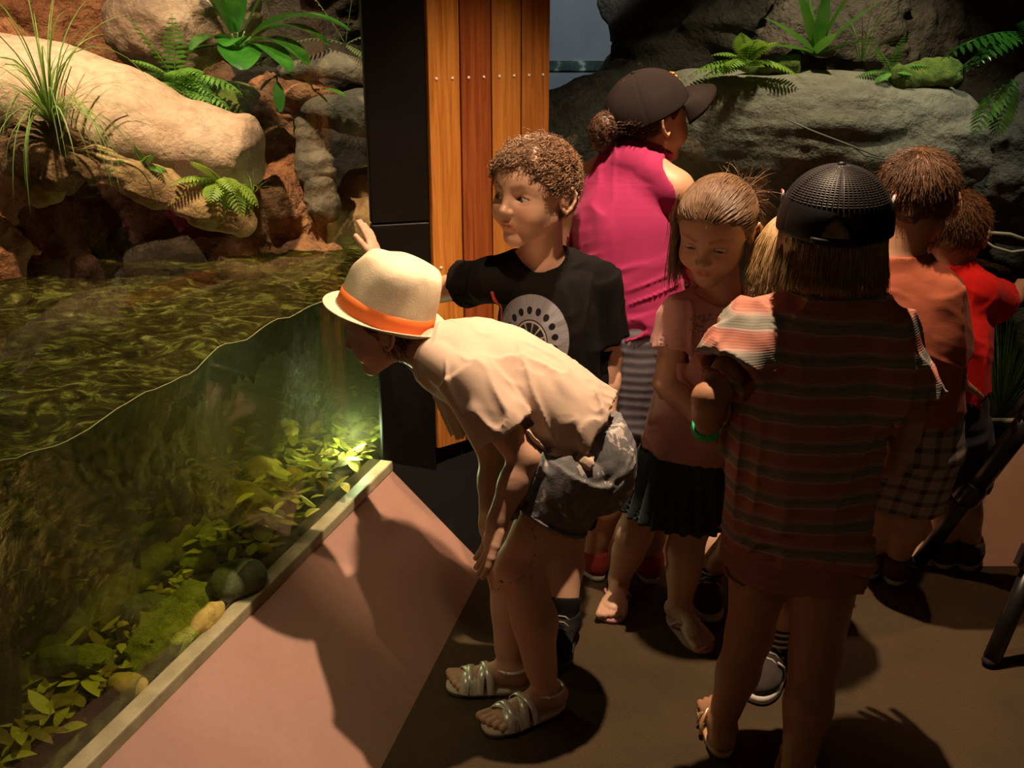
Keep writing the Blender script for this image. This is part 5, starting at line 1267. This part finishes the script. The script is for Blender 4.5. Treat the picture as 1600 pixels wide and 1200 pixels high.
# ---- girl in pink t-shirt ---------------------------------------
def make_tee_girl():
    base = P(1030,955,2.40)*V(1,1,0)
    f = Fig('girl in a pale pink t-shirt and dark pleated skirt looking down', base, SK_light)
    Fw = nrm(V(-.42,-.90,0)); side = nrm(V(.90,-.42,0)); N0 = P(1128,462,2.40)
    spine = [P(1070,715,2.38),P(1085,660,2.38),P(1105,590,2.38),P(1118,520,2.39),N0]
    shR, shL = P(1060,497,2.36), P(1186,492,2.44)
    f.torso(spine,[.10,.088,.092,.095,.05],[.078,.07,.074,.07,.045],side,shL,shR,r=.040)
    eR,wR = P(1040,598,2.33),P(1094,655,2.22); eL,wL = P(1200,600,2.40),P(1150,672,2.30)
    f.arm(shR,eR,wR,(.038,.031,.021)); f.arm(shL,eL,wL,(.038,.031,.021))
    hR,kR,aR = P(1035,735,2.40),P(990,835,2.42),PZ(968,902,.062); hL,kL,aL = P(1098,745,2.36),P(1070,860,2.34),PZ(1062,945,.062)
    f.leg(hR,kR,aR,(.072,.045,.040,.027),-Fw); f.leg(hL,kL,aL,(.072,.045,.040,.027),-Fw)
    fR = V(-.25,-.9,0); fL = V(.35,-.9,0)
    f.foot(aR,fR,.185,.012); f.foot(aL,fL,.185,.012)
    f.head(P(1118,360,2.31),(-.44,-.83,-.33),(-.10,-.30,.95),.236,N0,gaze=(-.35,-.6,-.75),neck_r=.185,lids=.014)
    f.hand(wR,V(.75,-.2,-.3),V(.2,.9,.2),1,.135,curl=.35); f.hand(wL,V(-.8,-.3,-.2),V(0,.9,.3),-1,.135,curl=.35)
    f.build(.0055)
    sp = [P(1070,705,2.38),P(1085,640,2.38),P(1108,560,2.385),P(1122,500,2.395),P(1127,470,2.40)]
    ops = [(loft(sp,[.118,.108,.112,.100,.062],[.092,.086,.092,.076,.050],side,5),'u',0),(rcone(P(1127,484,2.40),shL,.046,.046),'u',.04),(rcone(P(1127,484,2.40),shR,.046,.046),'u',.04)]
    eSL = shL+(eL-shL)*.42; eSR = shR+(eR-shR)*.45
    for e,s_ in ((eSL,shL),(eSR,shR)):
        t = nrm(e-s_); ops += [(loft([s_,e],[.049,.055],[.049,.055],side,4),'u',.025),(loft([e-t*.03,e+t*.03],[.048,.050],[.048,.050],side,3),'s',0)]
    ops += [(rcone(P(1124,452,2.385),P(1115,400,2.35),.056,.08),'s',.008),(loft([sp[0]+V(0,0,.03),sp[0]-V(0,0,.03)],[.108,.112],[.082,.086],side,3),'s',0)]
    m = M('pale_pink_jersey'); x,y,z = m.xyz(); pc = P(1112,512,2.30)-base
    u = (x-float(pc[0]))*float(side[0])+(y-float(pc[1]))*float(side[1]); v = z-float(pc[2]); box = u.abs().lt(.05)*v.abs().lt(.028); nn_ = m.noise(120,2,.5).gt(.53)
    m.color(m.mix(box*nn_, m.ramp(m.noise(6,4),[(.3,(.56,.30,.27)),(.7,(.66,.37,.33))]), (.30,.20,.26))); m.rough(.9); m.bump(m.noise(300,3),.25,.0012)
    f.garment('t_shirt', ops, m.m, .0045, [fold(V(.1,.1,1),.045,.25,.008,2.),fold(V(1,0,-.6),.04,.18,.004,5.)], 'pale pink t-shirt')
    # pleated skirt
    ops = [(loft([P(1075,692,2.38),P(1068,725,2.38),P(1060,800,2.38)],[.100,.128,.158],[.080,.105,.135],side,5,ripple=pleat_ripple(22,.009,.7)),'u',0),
           (loft([P(1068,740,2.38),P(1058,815,2.38)],[.122,.156],[.100,.134],side,4,ripple=pleat_ripple(22,.006,.1)),'s',0)]
    f.garment('skirt', ops, cloth('dark_teal_skirt',(.045,.062,.070),(.032,.044,.050)), .0045, [], 'dark pleated skirt')
    for an,fd in ((aR,fR),(aL,fL)):
        so = sole(f.root,'sandal',simple('pink_insole',(.5,.25,.25),rough=.7,bstr=.1),an,fd,.195,.078,.0,.014); fdn = nrm(fd); sd = V(-fdn[1],fdn[0],0); g = V(an[0],an[1],0)
        mb = MB()
        for q in (-1,1): mb.tube([g+fdn*.10*.19+sd*q*.036+V(0,0,.016),g+fdn*.26*.19+sd*q*.030+V(0,0,.046),g+fdn*.46*.19+sd*q*.008+V(0,0,.036),g+fdn*.52*.19+V(0,0,.020)],.0055,8)
        mb.build('strap', simple('pink_strap',(.60,.28,.32),rough=.5,bstr=.1), so)
    # hair tied back with loose lengths
    line = [-.30,-.30,-.26,-.10,-.04,.0,.14,.24,.295,.36]
    r_,n_ = scalp(3600,15,line,1.075); tail = np.array([.05,-.52,.10])
    rs = np.random.RandomState(5); d1 = tail-r_; d1 = d1-n_*np.sum(d1*n_,1)[:,None]
    ex = [rcone(f.hp(-.355,-.05,.10),f.hp(-.42,-.06,-.42),.07*f.H,.045*f.H),ell(f.hp(0,-.50,.12),(.10*f.H,.09*f.H,.10*f.H))]
    strands(f,'hair',HM_girl,r_,d1,.46,12,.0010,.0,target=tail,tg=.22,curl=.005,curl_f=5,seed=16,jit=.03,hug=1.085,mass=hair_mass(f,.022,line,extra=ex,seed=5.,grooves=.0012,gdir=nrm(f.F)))
    rt = tail+rs.randn(520,3)*.04; dt = np.array([0,-.7,-.35])+rs.randn(520,3)*.25
    rl = np.array([-.37,-.02,.04])+rs.randn(520,3)*np.array([.02,.10,.10]); rl2 = np.array([.37,-.14,-.05])+rs.randn(140,3)*np.array([.02,.06,.08]); rw = tail+rs.randn(60,3)*.08
    strands(f,'loose_hair',HM_girl,np.concatenate([rt,rl,rl2,rw]),np.concatenate([dt,np.tile([-.12,-.02,-1.],(520,1)),np.tile([.12,-.1,-1.],(140,1)),rs.randn(60,3)*.5+np.array([0,-.3,.6])]),
        np.concatenate([np.full(520,.60),.66*(.5+.5*rs.rand(520)),np.full(140,.5),np.full(60,.3)]),11,.0010,.10,curl=.008,curl_f=5,seed=17,jit=.07,hug=1.09)
    mb = MB(); 
    return f

# ---- child in striped top, back to the camera --------------------
def make_striped():
    base = P(1190,1150,1.85)*V(1,1,0)
    f = Fig('child seen from behind in a striped top, pink shorts and black mesh cap', base, SK_tan)
    Fw = nrm(V(.25,.97,0)); side = nrm(V(-.97,.25,0)); N0 = P(1290,475,1.86)
    spine = [P(1240,850,1.86),P(1245,780,1.86),P(1255,690,1.86),P(1268,590,1.86),P(1282,525,1.86),N0]
    shL, shR = P(1190,512,1.90), P(1376,516,1.83)
    f.torso(spine,[.115,.112,.10,.11,.10,.05],[.09,.085,.075,.08,.07,.045],side,shL,shR,r=.045)
    eL,wL = P(1108,622,1.80),P(1104,674,1.90); eR,wR = P(1420,640,1.80),P(1398,728,1.95)
    f.arm(shL,eL,wL,(.040,.032,.022)); f.arm(shR,eR,wR,(.042,.034,.023))
    hL,kL,aL = P(1195,850,1.88),P(1172,985,1.88),PZ(1128,1128,.065); hR,kR,aR = P(1290,860,1.83),P(1275,1020,1.80),PZ(1245,1205,.065)
    f.leg(hL,kL,aL,(.076,.048,.043,.028),-Fw); f.leg(hR,kR,aR,(.080,.052,.047,.030),-Fw)
    fL = V(.05,1,0); fR = V(.3,.95,0)
    f.foot(aL,fL,.19,.012); f.foot(aR,fR,.19,.012)
    f.head(P(1303,352,1.885),(.25,.95,-.16),(.04,.12,.99),.232,N0,face=True,neck_r=.20)
    f.hand(wL,V(.93,-.10,-.35),V(.1,.5,-.8),1,.14,curl=.45); f.hand(wR,V(-.6,.6,-.5),V(-.4,.2,.6),1,.14,curl=.4)
    f.build(.0055,.0032)
    sp = [P(1240,835,1.86),P(1243,780,1.86),P(1250,690,1.86),P(1268,590,1.86),P(1284,530,1.86),P(1290,492,1.86)]
    ops = [(loft(sp,[.138,.140,.146,.150,.120,.075],[.100,.104,.108,.105,.085,.06],side,5),'u',0),(rcone(P(1288,512,1.86),shL,.055,.055),'u',.05),(rcone(P(1288,512,1.86),shR,.055,.055),'u',.05)]
    eSL = shL+(eL-shL)*.60+V(0,-.004,0); eSR = shR+(eR-shR)*.86
    for e,s_,w_ in ((eSL,shL,.070),(eSR,shR,.064)):
        t = nrm(e-s_); ops += [(loft([s_+V(0,0,.01),e],[.058,w_],[.058,w_],side,4),'u',.03),(loft([e-t*.045,e+t*.03],[w_-.013,w_-.010],[w_-.013,w_-.010],side,3),'s',0)]
    ops += [(rcone(P(1294,470,1.87),P(1300,420,1.88),.062,.085),'s',.008),(loft([sp[0]+V(0,0,.04),sp[0]-V(0,0,.03)],[.127,.131],[.090,.093],side,3),'s',0)]
    m = M('striped_knit'); x,y,z = m.xyz(); zz = z+m.noise(5,3)*.022; q = (zz/.058).frac()
    st = m.n('ShaderNodeValToRGB'); m.l(q, st.inputs[0]); st.color_ramp.interpolation = 'CONSTANT'; el = st.color_ramp.elements
    cols = [(0,(.46,.175,.125)),(.30,(.50,.22,.17)),(.38,(.56,.40,.35)),(.44,(.28,.27,.22)),(.60,(.23,.225,.185)),(.74,(.33,.29,.24)),(.82,(.52,.33,.28)),(.88,(.48,.22,.165))]
    while len(el) < len(cols): el.new(.5)
    for e_,(p_,c_) in zip(el,cols): e_.position = p_; e_.color = c_+(1,)
    m.color(st.outputs[0]); m.rough(.9); m.bump(m.noise(260,3)*.6+(z*1400).sin()*.2,.3,.0015)
    fl = [fold(V(.0,0,1),.050,.38,.015,3.), fold(V(.5,0,1),.04,.25,.006,6.), fold(V(1,0,.1),.024,.3,.009,9.,mask=lambda p: np.clip((.66-p[2])*10,0,1))]
    f.garment('top', ops, m.m, .0048, fl, 'loose knitted top with pink, rust and green stripes')
    ops = [(loft([P(1242,815,1.86),P(1240,860,1.86),P(1238,890,1.86)],[.124,.132,.126],[.094,.102,.096],side,5),'u',0)]
    mp = cloth('salmon_pink_shorts',(.46,.19,.16),(.38,.15,.125))
    for h_,k_,fr in ((hL,kL,.20),(hR,kR,.28)):
        e = h_+(k_-h_)*fr+V(0,0,-.0); t = nrm(k_-h_); ops += [(loft([h_-t*.02,e],[.088,.088],[.088,.088],side,4),'u',.02),(loft([e-t*.03,e+t*.03],[.081,.082],[.081,.082],side,3),'s',0)]
    sh = f.garment('shorts', ops, mp, .0045, [fold(V(1,0,.3),.03,.12,.005,2.)], 'salmon pink shorts')
    mb = MB(); mb.box(P(1268,872,1.86)-Fw*.099,(.028,.0015,.026),[side,Fw,(0,0,1)]); 
    # sandals
    for an,fd in ((aL,fL),(aR,fR)):
        so = sole(f.root,'sandal',simple('tan_insole',(.60,.36,.20),rough=.5,bstr=.1),an,fd,.20,.080,.0,.014); fdn = nrm(fd); sd = V(-fdn[1],fdn[0],0); g = V(an[0],an[1],0)
        mb = MB()
        for q in (-1,1):
            mb.tube([g+fdn*.02+sd*q*.040+V(0,0,.012),g+fdn*.035+sd*q*.040+V(0,0,.032),g+fdn*.06+sd*q*.024+V(0,0,.050),g+fdn*.075+V(0,0,.052)],.005,8)
            mb.tube([g+fdn*.06+sd*q*.042+V(0,0,.012),g+fdn*.07+sd*q*.038+V(0,0,.030),g+fdn*.085+V(0,0,.040)],.005,8)
        mb.build('strap', simple('bronze_strap',(.72,.42,.24),rough=.3,metal=.6,bstr=.1), so)
    # wristband
    mb = MB(); t = nrm(wL-eL); c = wL-t*.018; a = nrm(np.cross(t,(0,0,1))); b_ = np.cross(t,a); r_ = .0265
    for dz in (-.010,-.003,.004): mb.tube([c+t*dz+r_*(math.cos(q)*a+math.sin(q)*b_) for q in np.linspace(0,2*math.pi,29)],.0050,6,cap=False)
    mb.build('wristband', simple('green_band',(.04,.72,.25),rough=.4,bstr=0), f.root)['label'] = 'bright green wristband'
    # bob hair
    line = [-.62,-.62,-.60,-.50,-.30,-.15,.10,.25,.32,.4]
    rs = np.random.RandomState(21); th = rs.uniform(-2.5,2.5,4200)-math.pi/2; rr = 1.02+.13*rs.rand(4200); zz_ = rs.uniform(-.26,-.10,4200)
    roots = np.stack([.375*rr*np.cos(th), -.06+.44*rr*np.sin(th), zz_],1); k_ = roots[:,1] < .18; roots = roots[k_]
    d = np.stack([roots[:,0]*.25,(roots[:,1]+.06)*.25,np.full(len(roots),-1.)],1)
    ex = [loft([f.hp(0,-.10,.10),f.hp(0,-.13,-.15),f.hp(0,-.16,-.34)],[.40*f.H,.425*f.H,.39*f.H],[.42*f.H,.40*f.H,.34*f.H],f.Lf,4)]
    mv,mq = hair_mass(f,.05,line,extra=(),seed=7.,grooves=.006,gdir=f.U)
    # bob volume behind the face only
    H = f.H; F2 = Field(f.hp(0,0,-.1)-.62*H,f.hp(0,0,-.1)+.62*H,.0045); F2.op(ex[0],'u',0)
    F2.op((lambda g: (dotg(g,f.hp(0,.02,0),f.F)),np.array([-9.]*3),np.array([9.]*3)),'i',0); F2.disp(fold(f.U,.05*H,.8*H,.008,3.),.03)
    F2.op((ell(f.hp(0,.10,-.2),(.26*H,.26*H,.5*H),[f.Lf,f.F,f.U])),'s',.02); bv,bq = F2.mesh()
    strands(f,'hair',HM_blond,roots,d,.30,9,.0010,.0,seed=22,jit=.045,hug=1.08,lenvar=.14,mass=(bv,bq))
    cap = make_cap(f,'cap',simple('black_mesh_cap',(.007,.006,.0065),(.012,.010,.010),10,.55,150,.3,.001,spec=.25),fwd_tilt=-.22,size=1.175,backward=False,low=-.02)
    # mesh holes as raised threads over the back panels
    H = f.H; cu = nrm(f.U-f.F*.22); cf = nrm(f.F-cu*np.dot(f.F,cu)); lf = np.cross(cu,cf); c0 = f.hp(0,-.06,-.02); sz = 1.180
    pt = lambda th,ph: c0+H*(.395*sz*math.cos(th)*math.cos(ph)*lf+.465*sz*math.cos(th)*math.sin(ph)*cf+.44*sz*(math.sin(th)**.92)*cu)
    mb = MB()
    for th in np.linspace(.52,1.40,22):
        for a0 in np.linspace(-1.25,1.25,26)[:-1]:
            mb.tube([pt(th,math.pi*1.5+a0+.012+q) for q in (0,.035,.07)],.0009,4,cap=False)
    mb.build('mesh_weave', simple('cap_thread',(.055,.045,.042),rough=.4,bstr=0), cap)
    for q in (-1,1):
        mb = MB(); a_ = math.pi*1.5+q*(-1.62); c = pt(.42,a_); nn_ = nrm(c-c0); mb.sphere(c+nn_*.001,(.012,.014,.004),12,6,ax=[nrm(np.cross(nn_,cu)),cu,nn_]); o = mb.build('badge', simple('white_badge',(.62,.56,.55),rough=.5,bstr=0), cap)
        mb = MB(); mb.sphere(c+nn_*.003+cu*.008,(.008,.006,.003),10,6,ax=[nrm(np.cross(nn_,cu)),cu,nn_]); mb.build('badge_mark', simple('red_badge',(.60,.03,.05),rough=.5,bstr=0), o)
    return f

def simple_child(label, base, skin, Fw, N0, spine, sa, sb, shL, shR, armL, armR, legs, head, shirt_mat, shirt, sleeves, shorts_mat, short_k=.85, shoe_f=None, shoe_mat=None, sock=None, shirt_label='', shorts_label='', hem_px=None, hs=.13, laces=None, hands=True, waist=None, folds_=None, r=(.070,.046,.042,.028), trim=None, curlh=.35, handdir=None, feet_f=None):
    f = Fig(label, base, skin); side = nrm(np.cross(UP,Fw))
    f.torso(spine+[N0],sa,sb,side,shL,shR,r=.042)
    f.arm(shL,*armL,(.038,.030,.021)); f.arm(shR,*armR,(.038,.030,.021))
    for h_,k_,a_ in legs: f.leg(h_,k_,a_,r,-Fw)
    f.head(*head[0],**head[1])
    hd = handdir or (nrm(armL[1]-armL[0]),nrm(armR[1]-armR[0]))
    f.hand(armL[1],hd[0],V(0,0,-1) if abs(hd[0][2]) < .8 else V(Fw[1],-Fw[0],0),1,hs,curl=curlh); f.hand(armR[1],hd[1],V(0,0,-1) if abs(hd[1][2]) < .8 else V(-Fw[1],Fw[0],0),-1,hs,curl=curlh)
    f.build(.006,.0034)
    sp,A,B_ = shirt
    ops = [(loft(sp,A,B_,side,5),'u',0),(rcone((sp[-1]+sp[-2])/2,shL,.050,.048),'u',.04),(rcone((sp[-1]+sp[-2])/2,shR,.050,.048),'u',.04)]
    for s_,(e_,_),fr in ((shL,armL,sleeves[0]),(shR,armR,sleeves[1])):
        e = s_+(e_-s_)*fr; t = nrm(e-s_); sd_ = side if abs(np.dot(t,side)) < .8 else UP
        ops += [(loft([s_,e],[.050,.057],[.050,.057],sd_,4),'u',.03),(loft([e-t*.035,e+t*.03],[.050,.052],[.050,.052],sd_,3),'s',0)]
    nd = nrm(f.hc-N0); ops += [(rcone(N0+nd*.02,N0+nd*.10,.056,.085),'s',.008)]
    t = nrm(sp[0]-sp[1]); ops += [(loft([sp[0]-t*.035,sp[0]+t*.03],[A[0]-.010,A[0]-.007],[B_[0]-.010,B_[0]-.007],side,3),'s',0)]
    f.garment('t_shirt', ops, shirt_mat, .005, folds_ or [fold(V(0,.2,1),.05,.28,.006,len(label)*1.),fold(V(1,.4,-.4),.04,.2,.004,2.)], shirt_label)
    wtop = waist if waist is not None else sp[0]+V(0,0,.05)
    hip = (legs[0][0]+legs[1][0])/2
    ops = [(loft([wtop,hip-V(0,0,.03)],[A[0]-.012,A[0]-.004],[B_[0]-.012,B_[0]-.002],side,4),'u',0)]
    for h_,k_,a_ in legs:
        e = h_+(k_-h_)*short_k; t = nrm(k_-h_); ops += [(loft([h_,e],[.080,.080],[.080,.080],side,4),'u',.03),(loft([e-t*.03,e+t*.03],[.072,.073],[.072,.073],side,3),'s',0)]
    f.garment('shorts', ops, shorts_mat, .006, [fold(V(0,0,1),.04,.2,.006,5.)], shorts_label)
    for i,(h_,k_,a_) in enumerate(legs):
        fd = (feet_f or [shoe_f]*2)[i]
        if sock is not None:
            e = a_+(k_-a_)*.28; t = nrm(k_-a_); f.garment('sock',[(rcone(a_-V(0,0,.02),e,.034,.037),'u',0),(halfspace(e-t*.004,t,(-9,-9,-9),(9,9,9)),'i',0)], sock, .004)
        shoe(f,a_,fd,shoe_mat,M_whitesole,.19,lace=laces,trim=trim)
    return f

def make_orange_boy():
    Fw = nrm(V(.35,.92,0)); N0 = P(1408,408,2.42)
    f = simple_child('boy seen from behind in a faded orange t-shirt and plaid shorts', P(1385,880,2.58)*V(1,1,0), SK_mid, Fw, N0,
        [P(1425,680,2.42),P(1425,600,2.40),P(1418,520,2.40),P(1410,450,2.41)],[.11,.105,.11,.10,.05],[.085,.08,.08,.07,.045],
        P(1350,452,2.47),P(1468,458,2.37),(P(1345,560,2.55),P(1370,600,2.75)),(P(1484,578,2.38),P(1500,600,2.56)),
        [(P(1400,690,2.44),P(1385,780,2.52),PZ(1362,862,.07)),(P(1455,690,2.40),P(1430,790,2.48),PZ(1402,872,.07))],
        ((P(1432,314,2.45),(.40,.86,-.36),(.12,.30,.94),.235,N0),dict(face=True,neck_r=.21)),
        cloth('faded_orange_jersey',(.42,.115,.06),(.35,.09,.045)),([P(1425,640,2.41),P(1425,600,2.40),P(1420,520,2.40),P(1412,455,2.41),P(1408,418,2.42)],[.128,.122,.130,.112,.065],[.098,.094,.098,.080,.055]),(.6,.80),
        plaid_mat(),.9,Fw,cloth('brown_shoe',(.10,.05,.035)),None,'faded orange t-shirt','grey and white plaid shorts')
    line = [-.30,-.28,-.26,-.10,-.06,-.02,.15,.27,.33,.4]
    r_,n_ = scalp(4000,31,line,1.05); w0 = np.array([0,-.30,.46]); d = r_-w0; d -= n_*np.sum(d*n_,1)[:,None]; d /= np.linalg.norm(d,axis=1)[:,None]+1e-6
    strands(f,'hair',HM_chest,r_,d*1.0+n_*.16,.15,8,.0011,.03,seed=32,jit=.14,hug=1.09,mass=hair_mass(f,.028,line,seed=8.,grooves=.003))
    return f
def plaid_mat():
    m = M('plaid'); x,y,z = m.xyz(); q = lambda v,s: ((v*s).frac()-.5).abs().lt(.17)
    a = q(x*1.0+10.0,22.); b_ = q(z+10.0,22.); m.color(m.mix((a+b_)*.5, (.40,.37,.35), (.07,.065,.08))); m.rough(.9); return m.m
def make_red_child():
    Fw = nrm(V(.45,.89,0)); N0 = P(1480,422,2.74)
    f = simple_child('small child in a bright red t-shirt stretching one arm along the right window', P(1475,845,2.60)*V(1,1,0), SK_light, Fw, N0,
        [P(1480,660,2.66),P(1482,590,2.68),P(1482,520,2.70),P(1482,460,2.73)],[.10,.095,.10,.09,.045],[.08,.075,.078,.065,.04],
        P(1438,452,2.80),P(1528,455,2.68),(P(1432,540,2.84),P(1450,600,2.90)),(P(1572,478,2.76),P(1596,448,2.92)),
        [(P(1460,670,2.68),P(1476,760,2.72),PZ(1478,848,.07)),(P(1502,670,2.64),P(1508,765,2.69),PZ(1516,850,.07))],
        ((P(1492,364,2.76),(.50,.78,-.36),(.14,.25,.95),.218,N0),dict(face=True,neck_r=.20)),
        cloth('bright_red_jersey',(.80,.018,.012),(.70,.012,.010)),([P(1482,610,2.68),P(1482,580,2.68),P(1483,520,2.70),P(1482,462,2.73),P(1480,432,2.74)],[.112,.108,.112,.098,.058],[.09,.086,.09,.072,.05]),(.5,.80),
        cloth('navy_shorts',(.03,.03,.045)),.9,Fw,cloth('dark_shoe',(.05,.04,.04)),None,'bright red t-shirt','dark shorts',hs=.11,r=(.062,.042,.038,.026))
    line = [-.30,-.28,-.26,-.10,-.06,-.02,.15,.27,.33,.4]
    r_,n_ = scalp(3600,41,line,1.05); w0 = np.array([0,-.30,.46]); d = r_-w0; d -= n_*np.sum(d*n_,1)[:,None]; d /= np.linalg.norm(d,axis=1)[:,None]+1e-6
    strands(f,'hair',HM_ginger,r_,d*1.0+n_*.2,.17,8,.0011,.04,seed=42,jit=.2,hug=1.09,mass=hair_mass(f,.030,line,seed=9.,grooves=.003))
    return f
def make_blond_child():
    Fw = nrm(V(.1,.99,0)); N0 = P(1245,478,2.22)
    m = M('striped_sock'); x,y,z = m.xyz(); m.color(m.mix(((z)*55.0).frac().lt(.42),(.035,.04,.06),(.62,.60,.58))); m.rough(.9)
    f = simple_child('blond child mostly hidden in front of the child with the mesh cap', P(1195,960,2.28)*V(1,1,0), SK_light, Fw, N0,
        [P(1240,720,2.25),P(1242,660,2.24),P(1244,590,2.23),P(1245,530,2.22)],[.09,.085,.09,.08,.045],[.07,.065,.07,.06,.04],
        P(1205,515,2.25),P(1290,520,2.21),(P(1206,600,2.30),P(1225,650,2.42)),(P(1300,600,2.26),P(1290,660,2.38)),
        [(P(1215,735,2.30),P(1150,850,2.42),PZ(1104,892,.075)),(P(1262,740,2.20),P(1238,880,2.14),PZ(1216,1010,.075))],
        ((P(1242,410,2.26),(.25,.95,-.2),(.0,.15,.98),.222,N0),dict(face=True,neck_r=.19)),
        cloth('dusky_pink_jersey',(.48,.22,.19)),([P(1240,745,2.25),P(1242,680,2.24),P(1244,600,2.23),P(1245,540,2.22),P(1245,490,2.22)],[.10,.096,.10,.085,.055],[.08,.076,.08,.065,.045]),(.45,.45),
        cloth('maroon_shorts',(.12,.03,.03)),.75,Fw,cloth('dark_leather',(.06,.045,.04)),m.m,'dusky pink t-shirt','maroon shorts',hs=.12,feet_f=[V(-.1,-1,0),V(-.55,-.8,0)],laces=simple('white_lace',(.6,.58,.55),rough=.8,bstr=0),trim=M_whitesole,r=(.062,.042,.038,.026))
    line = [-.42,-.42,-.40,-.34,-.2,-.1,.12,.26,.32,.4]
    r_,n_ = scalp(2600,51,line,1.05); w0 = np.array([0,-.1,.5]); d = r_-w0; d /= np.linalg.norm(d,axis=1)[:,None]
    strands(f,'hair',HM_blond2,r_,d*.6+np.array([0,0,-.7])+n_*.12,.42,10,.0013,.10,seed=52,jit=.1,hug=1.09,mass=hair_mass(f,.03,line,seed=10.,grooves=.003,gdir=f.U))
    return f

import time as _t
for fn_ in PEOPLE if 'PEOPLE' in globals() else (make_bending_girl, make_boy, make_woman, make_tee_girl, make_striped, make_orange_boy, make_red_child, make_blond_child):
    _a = _t.time(); fn_(); print(fn_.__name__, round(_t.time()-_a,1))

# ---------------------------------------------------------------- tripod at the right edge
def make_tripod():
    apex = V(1.60,2.36,1.12); t = thing('tripod','black camera tripod with thick legs at the right edge of the floor','tripod',V(1.5,2.3,0))
    mt = simple('tripod_black',(.010,.009,.009),(.016,.014,.013),8,.35,60,.1,.001); mr = simple('tripod_rubber',(.006,.006,.006),rough=.8,bstr=.1)
    for foot in (PZ(1432,882,.0),PZ(1545,1040,.0),V(2.05,2.35,0.0)):
        d = nrm(apex-foot); L = np.linalg.norm(apex-foot); mb = MB()
        a = nrm(np.cross(d,(0,1,0))); 
        mb.tube([foot+d*.02,foot+d*.30],.022,14); mb.tube([foot+d*.28,foot+d*.62],.029,14); mb.tube([foot+d*.60,foot+d*L],.035,14)
        lg = mb.build('leg',mt,t); 
        for s_,r_ in ((.30,.035),(.62,.041)):
            mb = MB(); mb.tube([foot+d*(s_-.035),foot+d*(s_-.02),foot+d*(s_+.02),foot+d*(s_+.035)],[r_*.85,r_,r_,r_*.85],14); mb.box(foot+d*s_+a*r_,(.009,.012,.028),[a,np.cross(a,d),d]); o = mb.build('clamp',mt,lg); bevel(o,.002)
        mb = MB(); mb.sphere(foot+V(0,0,.014),(.020,.020,.0145),12,8); mb.build('foot',mr,lg)
    mb = MB(); mb.tube([apex-V(0,0,.06),apex+V(0,0,.03)],[.05,.055],18); mb.tube([apex-V(0,0,.35),apex+V(0,0,.18)],.015,12); mb.build('hub',mt,t)
make_tripod()
